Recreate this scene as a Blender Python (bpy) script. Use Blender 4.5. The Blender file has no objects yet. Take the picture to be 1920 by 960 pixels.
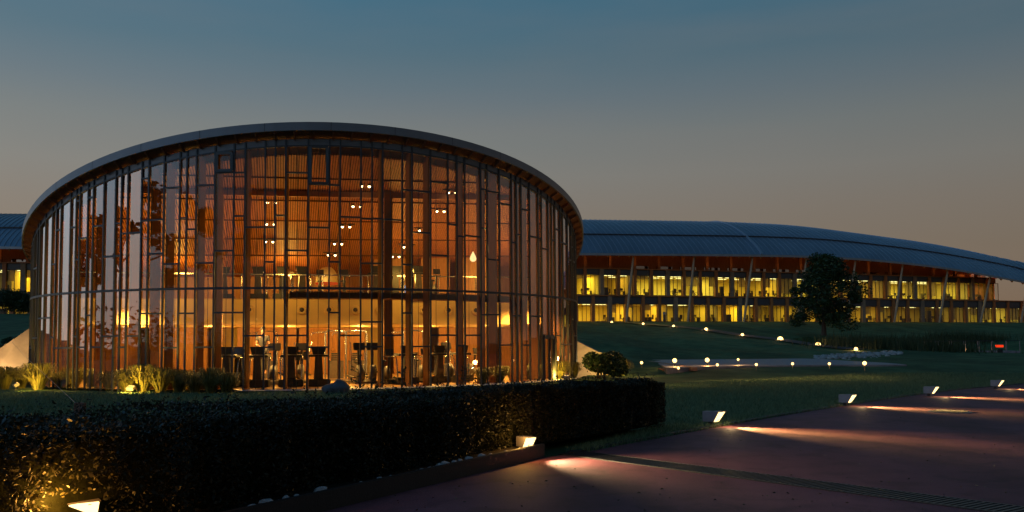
import bpy, bmesh, math, random
import numpy as np
from mathutils import Vector, Matrix, Quaternion
random.seed(7); rng = np.random.default_rng(7)
R_ = math.radians
sc = bpy.context.scene
col = sc.collection
# ------------------------------------------------------------------ camera
FPX, CX, CYH, PITCH, ROLL, CAMZ = 1566.3, 960.0, 643.02, 0.051, 0.006, 1.5
PY0 = CYH - FPX*math.tan(PITCH)
_F = Vector((0, math.cos(PITCH), math.sin(PITCH))); _U0 = Vector((0, -math.sin(PITCH), math.cos(PITCH))); _R0 = Vector((1, 0, 0))
_R = _R0*math.cos(ROLL) - _U0*math.sin(ROLL); _U = _U0*math.cos(ROLL) + _R0*math.sin(ROLL)
CAM = Vector((0, 0, CAMZ))
cd = bpy.data.cameras.new('camera'); cam = bpy.data.objects.new('camera', cd); col.objects.link(cam)
cam.matrix_world = Matrix(((_R.x, _U.x, -_F.x, 0), (_R.y, _U.y, -_F.y, 0), (_R.z, _U.z, -_F.z, CAMZ), (0, 0, 0, 1)))
cd.sensor_width = 36; cd.sensor_fit = 'HORIZONTAL'; cd.lens = FPX/1920*36
cd.shift_x = 0; cd.shift_y = (PY0-480)/1920
cd.clip_start = 0.1; cd.clip_end = 6000
sc.camera = cam
def ray(px, py):
    return (_F + _R*((px-CX)/FPX) - _U*((py-PY0)/FPX))
def at(px, py, Y):
    d = ray(px, py); return CAM + d*(Y/d.y)
def gnd(px, py, z=0.0):
    d = ray(px, py); return CAM + d*((z-CAMZ)/d.z)
# ------------------------------------------------------------------ world
w = bpy.data.worlds.new('World'); sc.world = w; w.use_nodes = True
nt = w.node_tree; N = nt.nodes; L = nt.links; N.clear()
out = N.new('ShaderNodeOutputWorld'); bg = N.new('ShaderNodeBackground'); L.new(bg.outputs[0], out.inputs[0])
SUN_EL, SUN_AZ = R_(1.0), R_(-115)      # after sunset glow, low at the left behind the camera
sky = N.new('ShaderNodeTexSky'); sky.sky_type = 'NISHITA'; sky.sun_disc = False
sky.sun_elevation = SUN_EL; sky.sun_rotation = SUN_AZ; sky.air_density = 1.3; sky.dust_density = 1.5; sky.ozone_density = 3
tc = N.new('ShaderNodeTexCoord'); sep = N.new('ShaderNodeSeparateXYZ'); L.new(tc.outputs['Generated'], sep.inputs[0])
ramp = N.new('ShaderNodeValToRGB'); L.new(sep.outputs['Z'], ramp.inputs[0])
SKY = [(0.0, (.215, .138, .085)), (.10, (.206, .163, .122)), (.153, (.202, .175, .145)), (.195, (.192, .186, .168)), (.243, (.160, .176, .174)),
       (.283, (.120, .156, .178)), (.327, (.082, .140, .178)), (.38, (.050, .130, .190)), (.55, (.032, .095, .155)), (1.0, (.016, .055, .105))]
cr = ramp.color_ramp
cr.elements[0].position = 0; cr.elements[0].color = (*SKY[0][1], 1); cr.elements[1].position = 1; cr.elements[1].color = (*SKY[-1][1], 1)
for p, c in SKY[1:-1]:
    e = cr.elements.new(p); e.color = (*c, 1)
# brighter towards the afterglow
dotn = N.new('ShaderNodeVectorMath'); dotn.operation = 'DOT_PRODUCT'; L.new(tc.outputs['Generated'], dotn.inputs[0]); dotn.inputs[1].default_value = (-1, -0.05, 0)
mr = N.new('ShaderNodeMapRange'); L.new(dotn.outputs['Value'], mr.inputs[0]); mr.inputs[1].default_value = -0.6; mr.inputs[2].default_value = 0.6; mr.inputs[3].default_value = 0.88; mr.inputs[4].default_value = 1.26
dot2 = N.new('ShaderNodeVectorMath'); dot2.operation = 'DOT_PRODUCT'; L.new(tc.outputs['Generated'], dot2.inputs[0]); dot2.inputs[1].default_value = (-0.95, -0.3, 0)
mr2 = N.new('ShaderNodeMapRange'); mr2.interpolation_type = 'SMOOTHSTEP'; L.new(dot2.outputs['Value'], mr2.inputs[0]); mr2.inputs[1].default_value = 0.22; mr2.inputs[2].default_value = 0.95; mr2.inputs[3].default_value = 1; mr2.inputs[4].default_value = 3.3
mm = N.new('ShaderNodeMath'); mm.operation = 'MULTIPLY'; L.new(mr.outputs[0], mm.inputs[0]); L.new(mr2.outputs[0], mm.inputs[1])
mul = N.new('ShaderNodeMixRGB'); mul.blend_type = 'MULTIPLY'; mul.inputs[0].default_value = 1; L.new(ramp.outputs[0], mul.inputs[1]); tm = N.new('ShaderNodeMixRGB'); tm.blend_type = 'MULTIPLY'; tm.inputs[0].default_value = 1; L.new(mm.outputs[0], tm.inputs[1]); tn = N.new('ShaderNodeMixRGB'); mr3 = N.new('ShaderNodeMapRange'); L.new(mr2.outputs[0], mr3.inputs[0]); mr3.inputs[1].default_value = 1; mr3.inputs[2].default_value = 2.4; L.new(mr3.outputs[0], tn.inputs[0]); tn.inputs[1].default_value = (1, 1, 1, 1); tn.inputs[2].default_value = (.76, 1.03, 1.36, 1); L.new(tn.outputs[0], tm.inputs[2]); L.new(tm.outputs[0], mul.inputs[2])
# faint cloud wisps
mp = N.new('ShaderNodeMapping'); mp.inputs['Scale'].default_value = (1.2, 1.2, 7); L.new(tc.outputs['Generated'], mp.inputs[0])
cn = N.new('ShaderNodeTexNoise'); cn.inputs['Scale'].default_value = 1.6; cn.inputs['Detail'].default_value = 5; L.new(mp.outputs[0], cn.inputs[0])
cm = N.new('ShaderNodeMapRange'); L.new(cn.outputs[0], cm.inputs[0]); cm.inputs[1].default_value = .5; cm.inputs[2].default_value = .8; cm.inputs[3].default_value = 0; cm.inputs[4].default_value = .16
cl = N.new('ShaderNodeMixRGB'); L.new(cm.outputs[0], cl.inputs[0]); L.new(mul.outputs[0], cl.inputs[1]); cl.inputs[2].default_value = (.24, .19, .165, 1)
nsk = N.new('ShaderNodeMixRGB'); nsk.blend_type = 'MULTIPLY'; nsk.inputs[0].default_value = 1; L.new(sky.outputs[0], nsk.inputs[1]); nsk.inputs[2].default_value = (.10, .10, .10, 1)
mx = N.new('ShaderNodeMixRGB'); mx.inputs[0].default_value = 0.97; L.new(nsk.outputs[0], mx.inputs[1]); L.new(cl.outputs[0], mx.inputs[2])
L.new(mx.outputs[0], bg.inputs[0]); bg.inputs[1].default_value = 1.07
sd = bpy.data.lights.new('sun', 'SUN'); sd.energy = 0.03; sd.angle = R_(12); sd.color = (1, .7, .5)
so = bpy.data.objects.new('sun', sd); col.objects.link(so)
sdir = Vector((math.sin(SUN_AZ)*math.cos(R_(6)), math.cos(SUN_AZ)*math.cos(R_(6)), math.sin(R_(6))))
so.rotation_euler = sdir.to_track_quat('Z', 'Y').to_euler()
vs = sc.view_settings; vs.view_transform = 'Standard'; vs.look = 'None'; vs.exposure = 0.0; vs.gamma = 1; vs.use_curve_mapping = False
sc.render.engine = 'CYCLES'
cy = sc.cycles; cy.use_denoising = True; cy.max_bounces = 8; cy.transparent_max_bounces = 24; cy.sample_clamp_indirect = 3; cy.caustics_reflective = False; cy.caustics_refractive = False
# ------------------------------------------------------------------ materials
def mat(name, colr, rough=.6, metal=0, noise=0, nscale=5, bump=0, bscale=40, emit=None, estr=0, spec=.5, col2=None, stretch=None, detail=5):
    m = bpy.data.materials.new(name); m.use_nodes = True
    t = m.node_tree; b = t.nodes['Principled BSDF']
    b.inputs['Base Color'].default_value = (*colr, 1); b.inputs['Roughness'].default_value = rough; b.inputs['Metallic'].default_value = metal
    b.inputs['Specular IOR Level'].default_value = spec
    tcn = t.nodes.new('ShaderNodeTexCoord'); src = tcn.outputs['Object']
    if stretch:
        mpn = t.nodes.new('ShaderNodeMapping'); mpn.inputs['Scale'].default_value = stretch; t.links.new(src, mpn.inputs[0]); src = mpn.outputs[0]
    if noise or col2:
        n = t.nodes.new('ShaderNodeTexNoise'); n.inputs['Scale'].default_value = nscale; n.inputs['Detail'].default_value = detail; t.links.new(src, n.inputs[0])
        r = t.nodes.new('ShaderNodeValToRGB'); t.links.new(n.outputs[0], r.inputs[0])
        r.color_ramp.elements[0].position = .32; r.color_ramp.elements[1].position = .68
        c2 = col2 or tuple(min(1, c*(1+noise)) for c in colr); c1 = colr if col2 else tuple(c*(1-noise) for c in colr)
        r.color_ramp.elements[0].color = (*c1, 1); r.color_ramp.elements[1].color = (*c2, 1)
        t.links.new(r.outputs[0], b.inputs['Base Color'])
    if bump:
        n2 = t.nodes.new('ShaderNodeTexNoise'); n2.inputs['Scale'].default_value = bscale; n2.inputs['Detail'].default_value = 6; t.links.new(src, n2.inputs[0])
        bp = t.nodes.new('ShaderNodeBump'); bp.inputs['Strength'].default_value = bump; bp.inputs['Distance'].default_value = .02; t.links.new(n2.outputs[0], bp.inputs['Height']); t.links.new(bp.outputs[0], b.inputs['Normal'])
    if emit:
        b.inputs['Emission Color'].default_value = (*emit, 1); b.inputs['Emission Strength'].default_value = estr
    return m
def blotch(m, scale, lo, hi, a=.42, b=.6, stretch=None):
    # worn / stained patches multiplied over a material's own colour
    t = m.node_tree; bs = t.nodes['Principled BSDF']; old = bs.inputs['Base Color'].links[0].from_socket
    tcn = t.nodes.new('ShaderNodeTexCoord'); n = t.nodes.new('ShaderNodeTexNoise'); n.inputs['Scale'].default_value = scale; n.inputs['Detail'].default_value = 7; n.inputs['Distortion'].default_value = .6
    if stretch: mpn = t.nodes.new('ShaderNodeMapping'); mpn.inputs['Scale'].default_value = stretch; mpn.inputs['Rotation'].default_value = (0, 0, .8); t.links.new(tcn.outputs['Object'], mpn.inputs[0]); t.links.new(mpn.outputs[0], n.inputs[0])
    else: t.links.new(tcn.outputs['Object'], n.inputs[0])
    r = t.nodes.new('ShaderNodeMapRange'); t.links.new(n.outputs[0], r.inputs[0]); r.inputs[1].default_value = a; r.inputs[2].default_value = b; r.inputs[3].default_value = lo; r.inputs[4].default_value = hi
    mu = t.nodes.new('ShaderNodeMixRGB'); mu.blend_type = 'MULTIPLY'; mu.inputs[0].default_value = 1; t.links.new(old, mu.inputs[1]); t.links.new(r.outputs[0], mu.inputs[2]); t.links.new(mu.outputs[0], bs.inputs['Base Color'])
def glass_mat(name, ior, tint=(.9, .9, .9), fac_add=0.0, rough=0.0):
    m = bpy.data.materials.new(name); m.use_nodes = True; t = m.node_tree; t.nodes.clear()
    o = t.nodes.new('ShaderNodeOutputMaterial'); mxs = t.nodes.new('ShaderNodeMixShader'); tr = t.nodes.new('ShaderNodeBsdfTransparent'); gl = t.nodes.new('ShaderNodeBsdfGlossy')
    lw = t.nodes.new('ShaderNodeLayerWeight'); lw.inputs[0].default_value = .5      # coated double glazing: reflectance rises with the angle
    pw_ = t.nodes.new('ShaderNodeMath'); pw_.operation = 'POWER'; pw_.inputs[1].default_value = ior; t.links.new(lw.outputs['Facing'], pw_.inputs[0])
    ad = t.nodes.new('ShaderNodeMath'); ad.operation = 'ADD'; ad.use_clamp = True; ad.inputs[1].default_value = fac_add; t.links.new(pw_.outputs[0], ad.inputs[0])
    tr.inputs[0].default_value = (*tint, 1); gl.inputs[0].default_value = (.95, .95, 1, 1); gl.inputs['Roughness'].default_value = rough
    t.links.new(ad.outputs[0], mxs.inputs[0]); t.links.new(tr.outputs[0], mxs.inputs[1]); t.links.new(gl.outputs[0], mxs.inputs[2]); t.links.new(mxs.outputs[0], o.inputs[0])
    return m
def emis(name, c, s):
    m = bpy.data.materials.new(name); m.use_nodes = True; t = m.node_tree; t.nodes.clear()
    o = t.nodes.new('ShaderNodeOutputMaterial'); e = t.nodes.new('ShaderNodeEmission'); e.inputs[0].default_value = (*c, 1); e.inputs[1].default_value = s
    t.links.new(e.outputs[0], o.inputs[0]); return m
def leaf_mat(name, c1, c2, rough=.6, trans=.25, spec=.3):
    m = bpy.data.materials.new(name); m.use_nodes = True; t = m.node_tree; b = t.nodes['Principled BSDF']
    g = t.nodes.new('ShaderNodeNewGeometry'); r = t.nodes.new('ShaderNodeValToRGB'); t.links.new(g.outputs['Random Per Island'], r.inputs[0])
    r.color_ramp.elements[0].color = (*c1, 1); r.color_ramp.elements[1].color = (*c2, 1)
    t.links.new(r.outputs[0], b.inputs['Base Color']); b.inputs['Roughness'].default_value = rough; b.inputs['Specular IOR Level'].default_value = spec
    tr = t.nodes.new('ShaderNodeBsdfTranslucent'); t.links.new(r.outputs[0], tr.inputs[0])
    ms = t.nodes.new('ShaderNodeMixShader'); ms.inputs[0].default_value = trans; t.links.new(b.outputs[0], ms.inputs[1]); t.links.new(tr.outputs[0], ms.inputs[2])
    t.links.new(ms.outputs[0], t.nodes['Material Output'].inputs[0]); return m
WARM = (1.0, .56, .16)
M = dict(
    grass=mat('grass', (.030, .062, .026), .9, col2=(.062, .105, .045), nscale=.9, bump=.9, bscale=30, spec=.1, detail=9),
    blade=leaf_mat('blade', (.020, .055, .026), (.145, .225, .120), .6, .3, .3),
    path=mat('path', (.116, .036, .049), .72, col2=(.150, .048, .062), nscale=1.6, bump=.35, bscale=160, spec=.25, detail=10),
    deck=mat('deck', (.17, .15, .165), .55, noise=.25, nscale=3, bump=.2, bscale=30),
    gravel=mat('gravel', (.16, .17, .19), .85, col2=(.50, .52, .55), nscale=26, bump=.9, bscale=40),
    soil=mat('soil', (.02, .015, .011), .95, noise=.4, nscale=12, bump=.6, bscale=30, spec=.1),
    water=mat('water', (.004, .006, .007), .06, bump=.05, bscale=2),
    kerb=mat('kerb', (.009, .007, .007), .6, noise=.3, nscale=8, bump=.2, bscale=50),
    iron=mat('iron', (.030, .030, .034), .45, metal=.6, noise=.3, nscale=12),
    stone=mat('stone', (.40, .40, .42), .8, noise=.25, nscale=9, bump=.5, bscale=20),
    rock=mat('rock', (.055, .06, .07), .8, noise=.35, nscale=4, bump=.5, bscale=14),
    concrete=mat('concrete', (.33, .26, .19), .75, noise=.14, nscale=2.2, bump=.15, bscale=30),
    fascia=mat("fascia", (.165, .155, .170), .45, metal=.2, noise=.08, nscale=1.2),
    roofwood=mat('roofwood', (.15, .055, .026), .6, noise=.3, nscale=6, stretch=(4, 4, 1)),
    mullion=mat('mullion', (.030, .034, .042), .5, metal=.2, noise=.08, nscale=4),
    ventframe=mat('ventframe', (.02, .02, .024), .4),
    frieze=mat('frieze', (.11, .105, .115), .45, metal=.4, noise=.1, nscale=3),
    glass=glass_mat('glass', 1.6, (.95, .86, .72), .012),
    glass2=glass_mat('glass2', 3.0, (.92, .92, .88), .02),
    fin=mat('fin', (.21, .085, .022), .8, spec=.15, noise=.25, nscale=5, stretch=(14, 14, .8)),
    wallwood=mat('wallwood', (.42, .185, .050), .5, noise=.28, nscale=6, stretch=(9, 9, .5)),
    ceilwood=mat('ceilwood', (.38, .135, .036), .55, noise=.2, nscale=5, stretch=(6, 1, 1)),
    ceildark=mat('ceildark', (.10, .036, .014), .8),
    floorwood=mat('floorwood', (.46, .27, .10), .35, noise=.15, nscale=4, stretch=(1, 6, 1)),
    plaster=mat('plaster', (.62, .42, .14), .7, noise=.05, nscale=2),
    blind=leaf_mat('blind', (.30, .22, .10), (.45, .35, .16), .8, .35), black=mat('black', (.026, .022, .019), .35, noise=.2, nscale=10),
    dkgrey=mat('dkgrey', (.060, .046, .036), .45, noise=.2, nscale=6),
    chrome=mat('chrome', (.55, .53, .5), .25, metal=.9),
    white=mat('white', (.7, .7, .68), .4),
    bulb=emis('bulb', (1, .78, .42), 14), tear=emis('tear', (1, .72, .34), 1.6),
    lens=emis('lens', (1, .62, .20), 4.0), lamplens=emis('lamplens', (1, .66, .26), 3.2), redlamp=emis('redlamp', (1, .05, .01), 1.0),
    screen=emis('screen', (.45, .62, 1), .9), tube=emis('tube', (1, .92, .35), 2.4),
    lampbody=mat('lampbody', (.20, .18, .19), .5, metal=.3, noise=.1, nscale=10),
    zinc=mat('zinc', (.20, .245, .31), .40, metal=.75, noise=.10, nscale=.25, spec=.4),
    seam=mat('seam', (.30, .34, .40), .45, metal=.6),
    eave=mat('eave', (.20, .24, .29), .4, metal=.6, noise=.1, nscale=1),
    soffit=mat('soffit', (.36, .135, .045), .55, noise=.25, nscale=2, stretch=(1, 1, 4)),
    gluelam=mat('gluelam', (.34, .13, .040), .55, noise=.2, nscale=3, stretch=(5, 5, .5)),
    greycol=mat('greycol', (.23, .17, .12), .7, noise=.15, nscale=2),
    spandrel=mat('spandrel', (.055, .062, .080), .4, metal=.3, noise=.12, nscale=.6),
    pole=mat('pole', (.36, .25, .16), .55, noise=.2, nscale=2, stretch=(5, 5, .4)),
    office=mat('office', (.62, .55, .22), .8, noise=.12, nscale=.35),
    officefloor=mat('officefloor', (.25, .2, .1), .6), officeceil=mat('officeceil', (.6, .55, .25), .7),
    foliage=leaf_mat('foliage', (.010, .026, .008), (.034, .062, .018), .55, .22),
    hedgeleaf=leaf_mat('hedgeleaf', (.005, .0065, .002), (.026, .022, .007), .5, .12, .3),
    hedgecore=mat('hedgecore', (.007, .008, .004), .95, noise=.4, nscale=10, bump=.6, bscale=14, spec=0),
    reed=leaf_mat('reed', (.075, .075, .018), (.20, .17, .05), .6, .3),
    bark=mat('bark', (.045, .032, .022), .9, noise=.3, nscale=10, bump=.6, bscale=25),
    stake=mat('stake', (.11, .045, .03), .8, noise=.3, nscale=9),
    stepwood=mat('stepwood', (.20, .085, .045), .6, noise=.25, nscale=5, stretch=(1, 6, 6)),
    skin=mat('skin', (.42, .23, .15), .5), hair=mat('hair', (.02, .013, .01), .6), shirt=mat('shirt', (.05, .05, .06), .8), trousers=mat('trousers', (.03, .03, .035), .8),
    pine=leaf_mat('pine', (.006, .014, .005), (.018, .030, .010), .7, .1),
)
blotch(M['path'], .35, .62, 1.15, .40, .58, (1, .35, 1)); blotch(M['path'], 2.6, .78, 1.08, .36, .5); blotch(M['path'], 90, .7, 1.25, .35, .65)
blotch(M['grass'], .22, .75, 1.2, .4, .6, (1, .3, 1)); blotch(M['concrete'], 1.2, .8, 1.1)
# ------------------------------------------------------------------ mesh helpers
class MB:
    def __init__(s): s.v = []; s.f = []; s.sm = []
    def poly(s, pts, faces, smooth=False):
        n = len(s.v); s.v += [tuple(p) for p in pts]
        s.f += [tuple(i+n for i in f) for f in faces]; s.sm += [smooth]*len(faces); return s
    def quad(s, a, b, c, d): return s.poly([a, b, c, d], [(0, 1, 2, 3)])
    def box(s, c, size, rz=0, mtx=None):
        x, y, z = [k/2 for k in size]; P = [Vector((i*x, j*y, k*z)) for i in (-1, 1) for j in (-1, 1) for k in (-1, 1)]
        m = mtx or Matrix.Rotation(rz, 3, 'Z'); c = Vector(c)
        return s.poly([m @ p + c for p in P], [(0, 1, 3, 2), (4, 6, 7, 5), (0, 4, 5, 1), (2, 3, 7, 6), (0, 2, 6, 4), (1, 5, 7, 3)])
    def bar(s, a, b, wx, wy, up=Vector((0, 0, 1))):
        a = Vector(a); b = Vector(b); d = (b-a); l = d.length; d.normalize()
        if abs(d.dot(up)) > .99: up = Vector((0, 1, 0))
        x = d.cross(up).normalized(); y = x.cross(d)
        return s.box((a+b)/2, (wx, l, wy), mtx=Matrix((x, d, y)).transposed())
    def tube(s, pts, r, n=8, cap=True):
        pts = [Vector(p) for p in pts]; rs = r if isinstance(r, (list, tuple)) else [r]*len(pts); ring = []
        u = None
        for i, p in enumerate(pts):
            d = (pts[min(i+1, len(pts)-1)]-pts[max(i-1, 0)]).normalized()
            if u is None: u = d.orthogonal().normalized()
            u = (u - d*u.dot(d)).normalized(); v = d.cross(u)
            ring += [p + (u*math.cos(2*math.pi*k/n)+v*math.sin(2*math.pi*k/n))*rs[i] for k in range(n)]
        F = [(i*n+k, i*n+(k+1) % n, (i+1)*n+(k+1) % n, (i+1)*n+k) for i in range(len(pts)-1) for k in range(n)]
        s.poly(ring, F, True)
        if cap:
            s.poly(ring[:n], [tuple(range(n))[::-1]]); s.poly(ring[-n:], [tuple(range(n))])
        return s
    def lathe(s, prof, n=16, c=(0, 0, 0), axis=None):
        c = Vector(c); q = Vector((0, 0, 1)).rotation_difference(Vector(axis)) if axis else Quaternion()
        P = [q @ Vector((r*math.cos(2*math.pi*k/n), r*math.sin(2*math.pi*k/n), z)) + c for r, z in prof for k in range(n)]
        F = [(i*n+k, i*n+(k+1) % n, (i+1)*n+(k+1) % n, (i+1)*n+k) for i in range(len(prof)-1) for k in range(n)]
        s.poly(P, F, True); return s
    def prism(s, outline, a, b):       # outline: list of (u,v); a,b: functions (u,v)->point
        n = len(outline); P = [a(*o) for o in outline]+[b(*o) for o in outline]
        F = [tuple(range(n))[::-1], tuple(range(n, 2*n))]+[(i, (i+1) % n, n+(i+1) % n, n+i) for i in range(n)]
        return s.poly(P, F)
    def build(s, name, m, parent=None, off=None, bevel=0):
        me = bpy.data.meshes.new(name)
        v = s.v if off is None else [(x-off[0], y-off[1], z-off[2]) for x, y, z in s.v]
        me.from_pydata(v, [], s.f); me.polygons.foreach_set('use_smooth', s.sm)
        bm = bmesh.new(); bm.from_mesh(me); bmesh.ops.recalc_face_normals(bm, faces=bm.faces)
        if bevel: bmesh.ops.bevel(bm, geom=bm.edges[:], offset=bevel, segments=2, affect='EDGES', clamp_overlap=True)
        bm.to_mesh(me); bm.free()
        me.materials.append(m); o = bpy.data.objects.new(name, me); col.objects.link(o)
        if parent: o.parent = parent
        return o
def fastmesh(name, verts, faces, m, parent=None):
    me = bpy.data.meshes.new(name); k = faces.shape[1]
    me.vertices.add(len(verts)); me.vertices.foreach_set('co', verts.astype(np.float32).ravel())
    me.loops.add(faces.size); me.loops.foreach_set('vertex_index', faces.astype(np.int32).ravel())
    me.polygons.add(len(faces)); me.polygons.foreach_set('loop_start', np.arange(0, faces.size, k, dtype=np.int32)); me.polygons.foreach_set('loop_total', np.full(len(faces), k, dtype=np.int32))
    me.update(calc_edges=True); me.validate(); me.materials.append(m)
    o = bpy.data.objects.new(name, me); col.objects.link(o)
    if parent: o.parent = parent
    return o
def leaves(P, size, flat=.5):
    """one small folded leaf (4-gon) per point"""
    n = len(P); d = rng.normal(size=(n, 3)); d[:, 2] *= flat; d /= np.linalg.norm(d, axis=1)[:, None]
    e = np.cross(d, rng.normal(size=(n, 3))); e /= np.linalg.norm(e, axis=1)[:, None]
    s = (size*(rng.uniform(.6, 1.3, n)))[:, None] if np.isscalar(size) else (size*rng.uniform(.6, 1.3, n))[:, None]
    V = np.stack([P-d*s, P+e*s*.45, P+d*s, P-e*s*.45], 1).reshape(-1, 3)
    return V, np.arange(4*n).reshape(n, 4)
def blades(P, h, wd, lean=.35):
    n = len(P); a = rng.uniform(0, 2*np.pi, n); hh = h*rng.uniform(.5, 1.2, n)
    t = rng.normal(scale=lean, size=(n, 2))*hh[:, None]; wx = np.cos(a)*wd; wy = np.sin(a)*wd
    z0 = np.zeros(n); b = np.stack([wx, wy, z0], 1)
    V = np.stack([P-b, P+b, P+np.stack([t[:, 0], t[:, 1], hh], 1)], 1).reshape(-1, 3)
    return V, np.arange(3*n).reshape(n, 3)
def tag(o, label=None, cat=None, group=None, kind=None):
    if label: o['label'] = label
    if cat: o['category'] = cat
    if group: o['group'] = group
    if kind: o['kind'] = kind
    return o
def empty(name, loc, rz=0):
    o = bpy.data.objects.new(name, None); col.objects.link(o); o.location = loc; o.rotation_euler = (0, 0, rz); o.empty_display_size = .2; return o
KIDS = {}
def kids(o): return [c for c in col.objects if c.parent == o]
def copy_tree(o, parent=None):
    c = o.copy(); col.objects.link(c)
    if parent: c.parent = parent
    for ch in kids(o): copy_tree(ch, c)
    return c
def light(kind, loc, power, c=WARM, parent=None, r=.1, size=None, rot=None, spot=None, name='lamp_light'):
    d = bpy.data.lights.new(name, kind); d.energy = power; d.color = c
    if kind in ('POINT', 'SPOT'): d.shadow_soft_size = r
    if kind == 'AREA' and size: d.shape = 'RECTANGLE'; d.size, d.size_y = size
    if spot: d.spot_size, d.spot_blend = spot
    o = bpy.data.objects.new(name, d); col.objects.link(o); o.location = loc
    if rot is not None: o.rotation_euler = rot
    if parent: o.parent = parent
    return o
def aim(d): return Vector(d).to_track_quat('-Z', 'Y').to_euler()
ORD = ['first', 'second', 'third', 'fourth', 'fifth', 'sixth', 'seventh', 'eighth', 'ninth', 'tenth', 'eleventh', 'twelfth', 'thirteenth', 'fourteenth', 'fifteenth', 'sixteenth']
# ------------------------------------------------------------------ round building frame
BC = Vector((-8.765, 38.612, 0)); BR = 11.713; RR = 12.062
DV = Vector((-BC.x, -BC.y, 0)).normalized(); NV = Vector((-DV.y, DV.x, 0))
TD = Vector((math.sin(.331), -math.cos(.331), 0))
def cyl(phi, r=BR, z=0.0): return BC + (DV*math.cos(phi)+NV*math.sin(phi))*r + Vector((0, 0, z))
def hit(px, py=600, r=BR):
    d = ray(px, py); ox, oy = CAM.x-BC.x, CAM.y-BC.y
    a = d.x*d.x+d.y*d.y; b = 2*(ox*d.x+oy*d.y); c = ox*ox+oy*oy-r*r; D = b*b-4*a*c
    if D < 0: return None
    t = (-b-math.sqrt(D))/(2*a); p = CAM+d*t; q = p-BC
    return math.atan2(q.dot(NV), q.dot(DV)), p.z
def slope(u):        # rise of the tilted roof along its fall line, easing off towards the back
    return .300*u if u > 3 else .9 + (1-math.exp((u-3)/4.5))*(-1.35)
def zt(p, z0): return z0 + slope((p-BC).dot(TD))
# ------------------------------------------------------------------ main building frame
def zfac(px):        # depth of the long facade (slightly bowed in plan)
    return 1/np.interp(px, [-400, 25, 560, 1090, 1450, 1800, 2300], [.00952, .00917, .00872, .0082, .00760, .00694, .00592])
def fpt(px, d=0.0, z=0.0):
    def base(p): Y = zfac(p); return Vector(((p-CX)/FPX*Y, Y, 0))
    a, b = base(px-6), base(px+6); t = (b-a).normalized(); nrm = Vector((t.y, -t.x, 0))
    return base(px) + nrm*d + Vector((0, 0, z)), t, nrm
FB = 4.5
# ------------------------------------------------------------------ terrain
CP = []
def cp(x, y, z): CP.append((x, y, z))
for x in (-60, -35, -15, 0, 15, 35, 60):
    for y in (-60, -20, 0, 12, 24): cp(x, y, 0)
for x, y in ((-5, 30), (4, 30), (12, 32), (20, 34), (30, 36), (6, 38)): cp(x, y, 0)
for x, y in ((8, 44), (14, 48), (20, 52), (28, 55), (36, 60), (10, 56), (18, 58), (44, 66), (52, 74)): cp(x, y, .28)
for x, y in ((9, 37), (14, 38), (19, 39), (25, 40), (32, 43), (42, 48), (55, 52), (5, 40)): cp(x, y, .27)
for x, y in ((9, 42), (13, 42), (18, 43)): cp(x, y, .31)
for px, py, Y in ((1147, 605, 115), (1206, 608.5, 108), (1263, 612.5, 102), (1324, 619, 96), (1392, 630, 88), (1463, 638, 80), (1534, 648, 72), (1605, 656, 66)):
    p = at(px, py, Y); cp(p.x, p.y, p.z)
UPATH = [Vector(c) for c in CP[-8:]]
for px in range(-400, 2301, 90):
    for d, dz in ((2, 0), (8, -.05), (-12, 0.2)):
        p, _, _ = fpt(px, d); cp(p.x, p.y, FB-.1+dz)
for px, py, Y in ((1545, 629, 92), (1700, 622, 112), (1850, 624, 108), (1750, 634, 98), (1900, 636, 96), (1650, 640, 84), (1150, 625, 95), (1250, 650, 72), (1120, 655, 62), (1350, 655, 70), (1980, 640, 90)):
    p = at(px, py, Y); cp(p.x, p.y, p.z)
for px, py, Y in ((-40, 588, 76), (25, 589, 75), (60, 588, 76), (0, 620, 56), (40, 618, 52), (-90, 650, 44)):
    p = at(px, py, Y); cp(p.x, p.y, p.z)
for x, y in ((42, 88), (48, 87), (55, 86)): cp(x, y, .1)
for x, y in ((-20, 30), (-30, 30), (-17, 34), (-24, 34), (-40, 28)): cp(x, y, 0)
cp(-25, 60, 3.2); cp(-9, 62, 3.0); cp(6, 66, 1.6)
for x, y, z in ((-300, 0, 0), (300, 0, 0), (0, -300, 0), (-300, 300, 5), (300, 300, 3), (0, 320, 5)): cp(x, y, z)
CPa = np.array(CP); n_ = len(CPa)
def rbf(P, Q): return np.linalg.norm(P[:, None]-Q[None], axis=2)
A_ = np.zeros((n_+3, n_+3)); A_[:n_, :n_] = rbf(CPa[:, :2], CPa[:, :2]) + np.eye(n_)*(-.3); A_[:n_, n_:] = np.c_[np.ones(n_), CPa[:, :2]]; A_[n_:, :n_] = A_[:n_, n_:].T
W_ = np.linalg.solve(A_, np.r_[CPa[:, 2], 0, 0, 0])
def smst(t): t = np.clip(t, 0, 1); return t*t*(3-2*t)
def terr(XY):
    XY = np.atleast_2d(np.asarray(XY, float)); z = rbf(XY, CPa[:, :2]) @ W_[:n_] + np.c_[np.ones(len(XY)), XY] @ W_[n_:]
    x, y = XY[:, 0], XY[:, 1]
    k = smst((y-26)/10); z = z*k
    rb = np.hypot(x-BC.x, y-BC.y)
    # level ground around the front of the round building, cut for its floor
    u = ((x-BC.x)*DV.x+(y-BC.y)*DV.y)
    front = smst((u+1.5)/3)*smst((15.5-rb)/3)
    z = z*(1-front)
    z = np.where(rb < BR+.25, -.25, z)
    # pond
    pd = ((x-44)/13)**2+((y-80)/9)**2; z = np.where(pd < 1.6, np.minimum(z, -.75+smst((pd-.5)/1.1)*1.2), z)
    far = np.hypot(x, y); z = np.where(far > 260, np.clip(z, -1, 8)*(1-smst((far-260)/300))+0, z)
    return z
def tz(x, y): return float(terr([[x, y]])[0])
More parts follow.
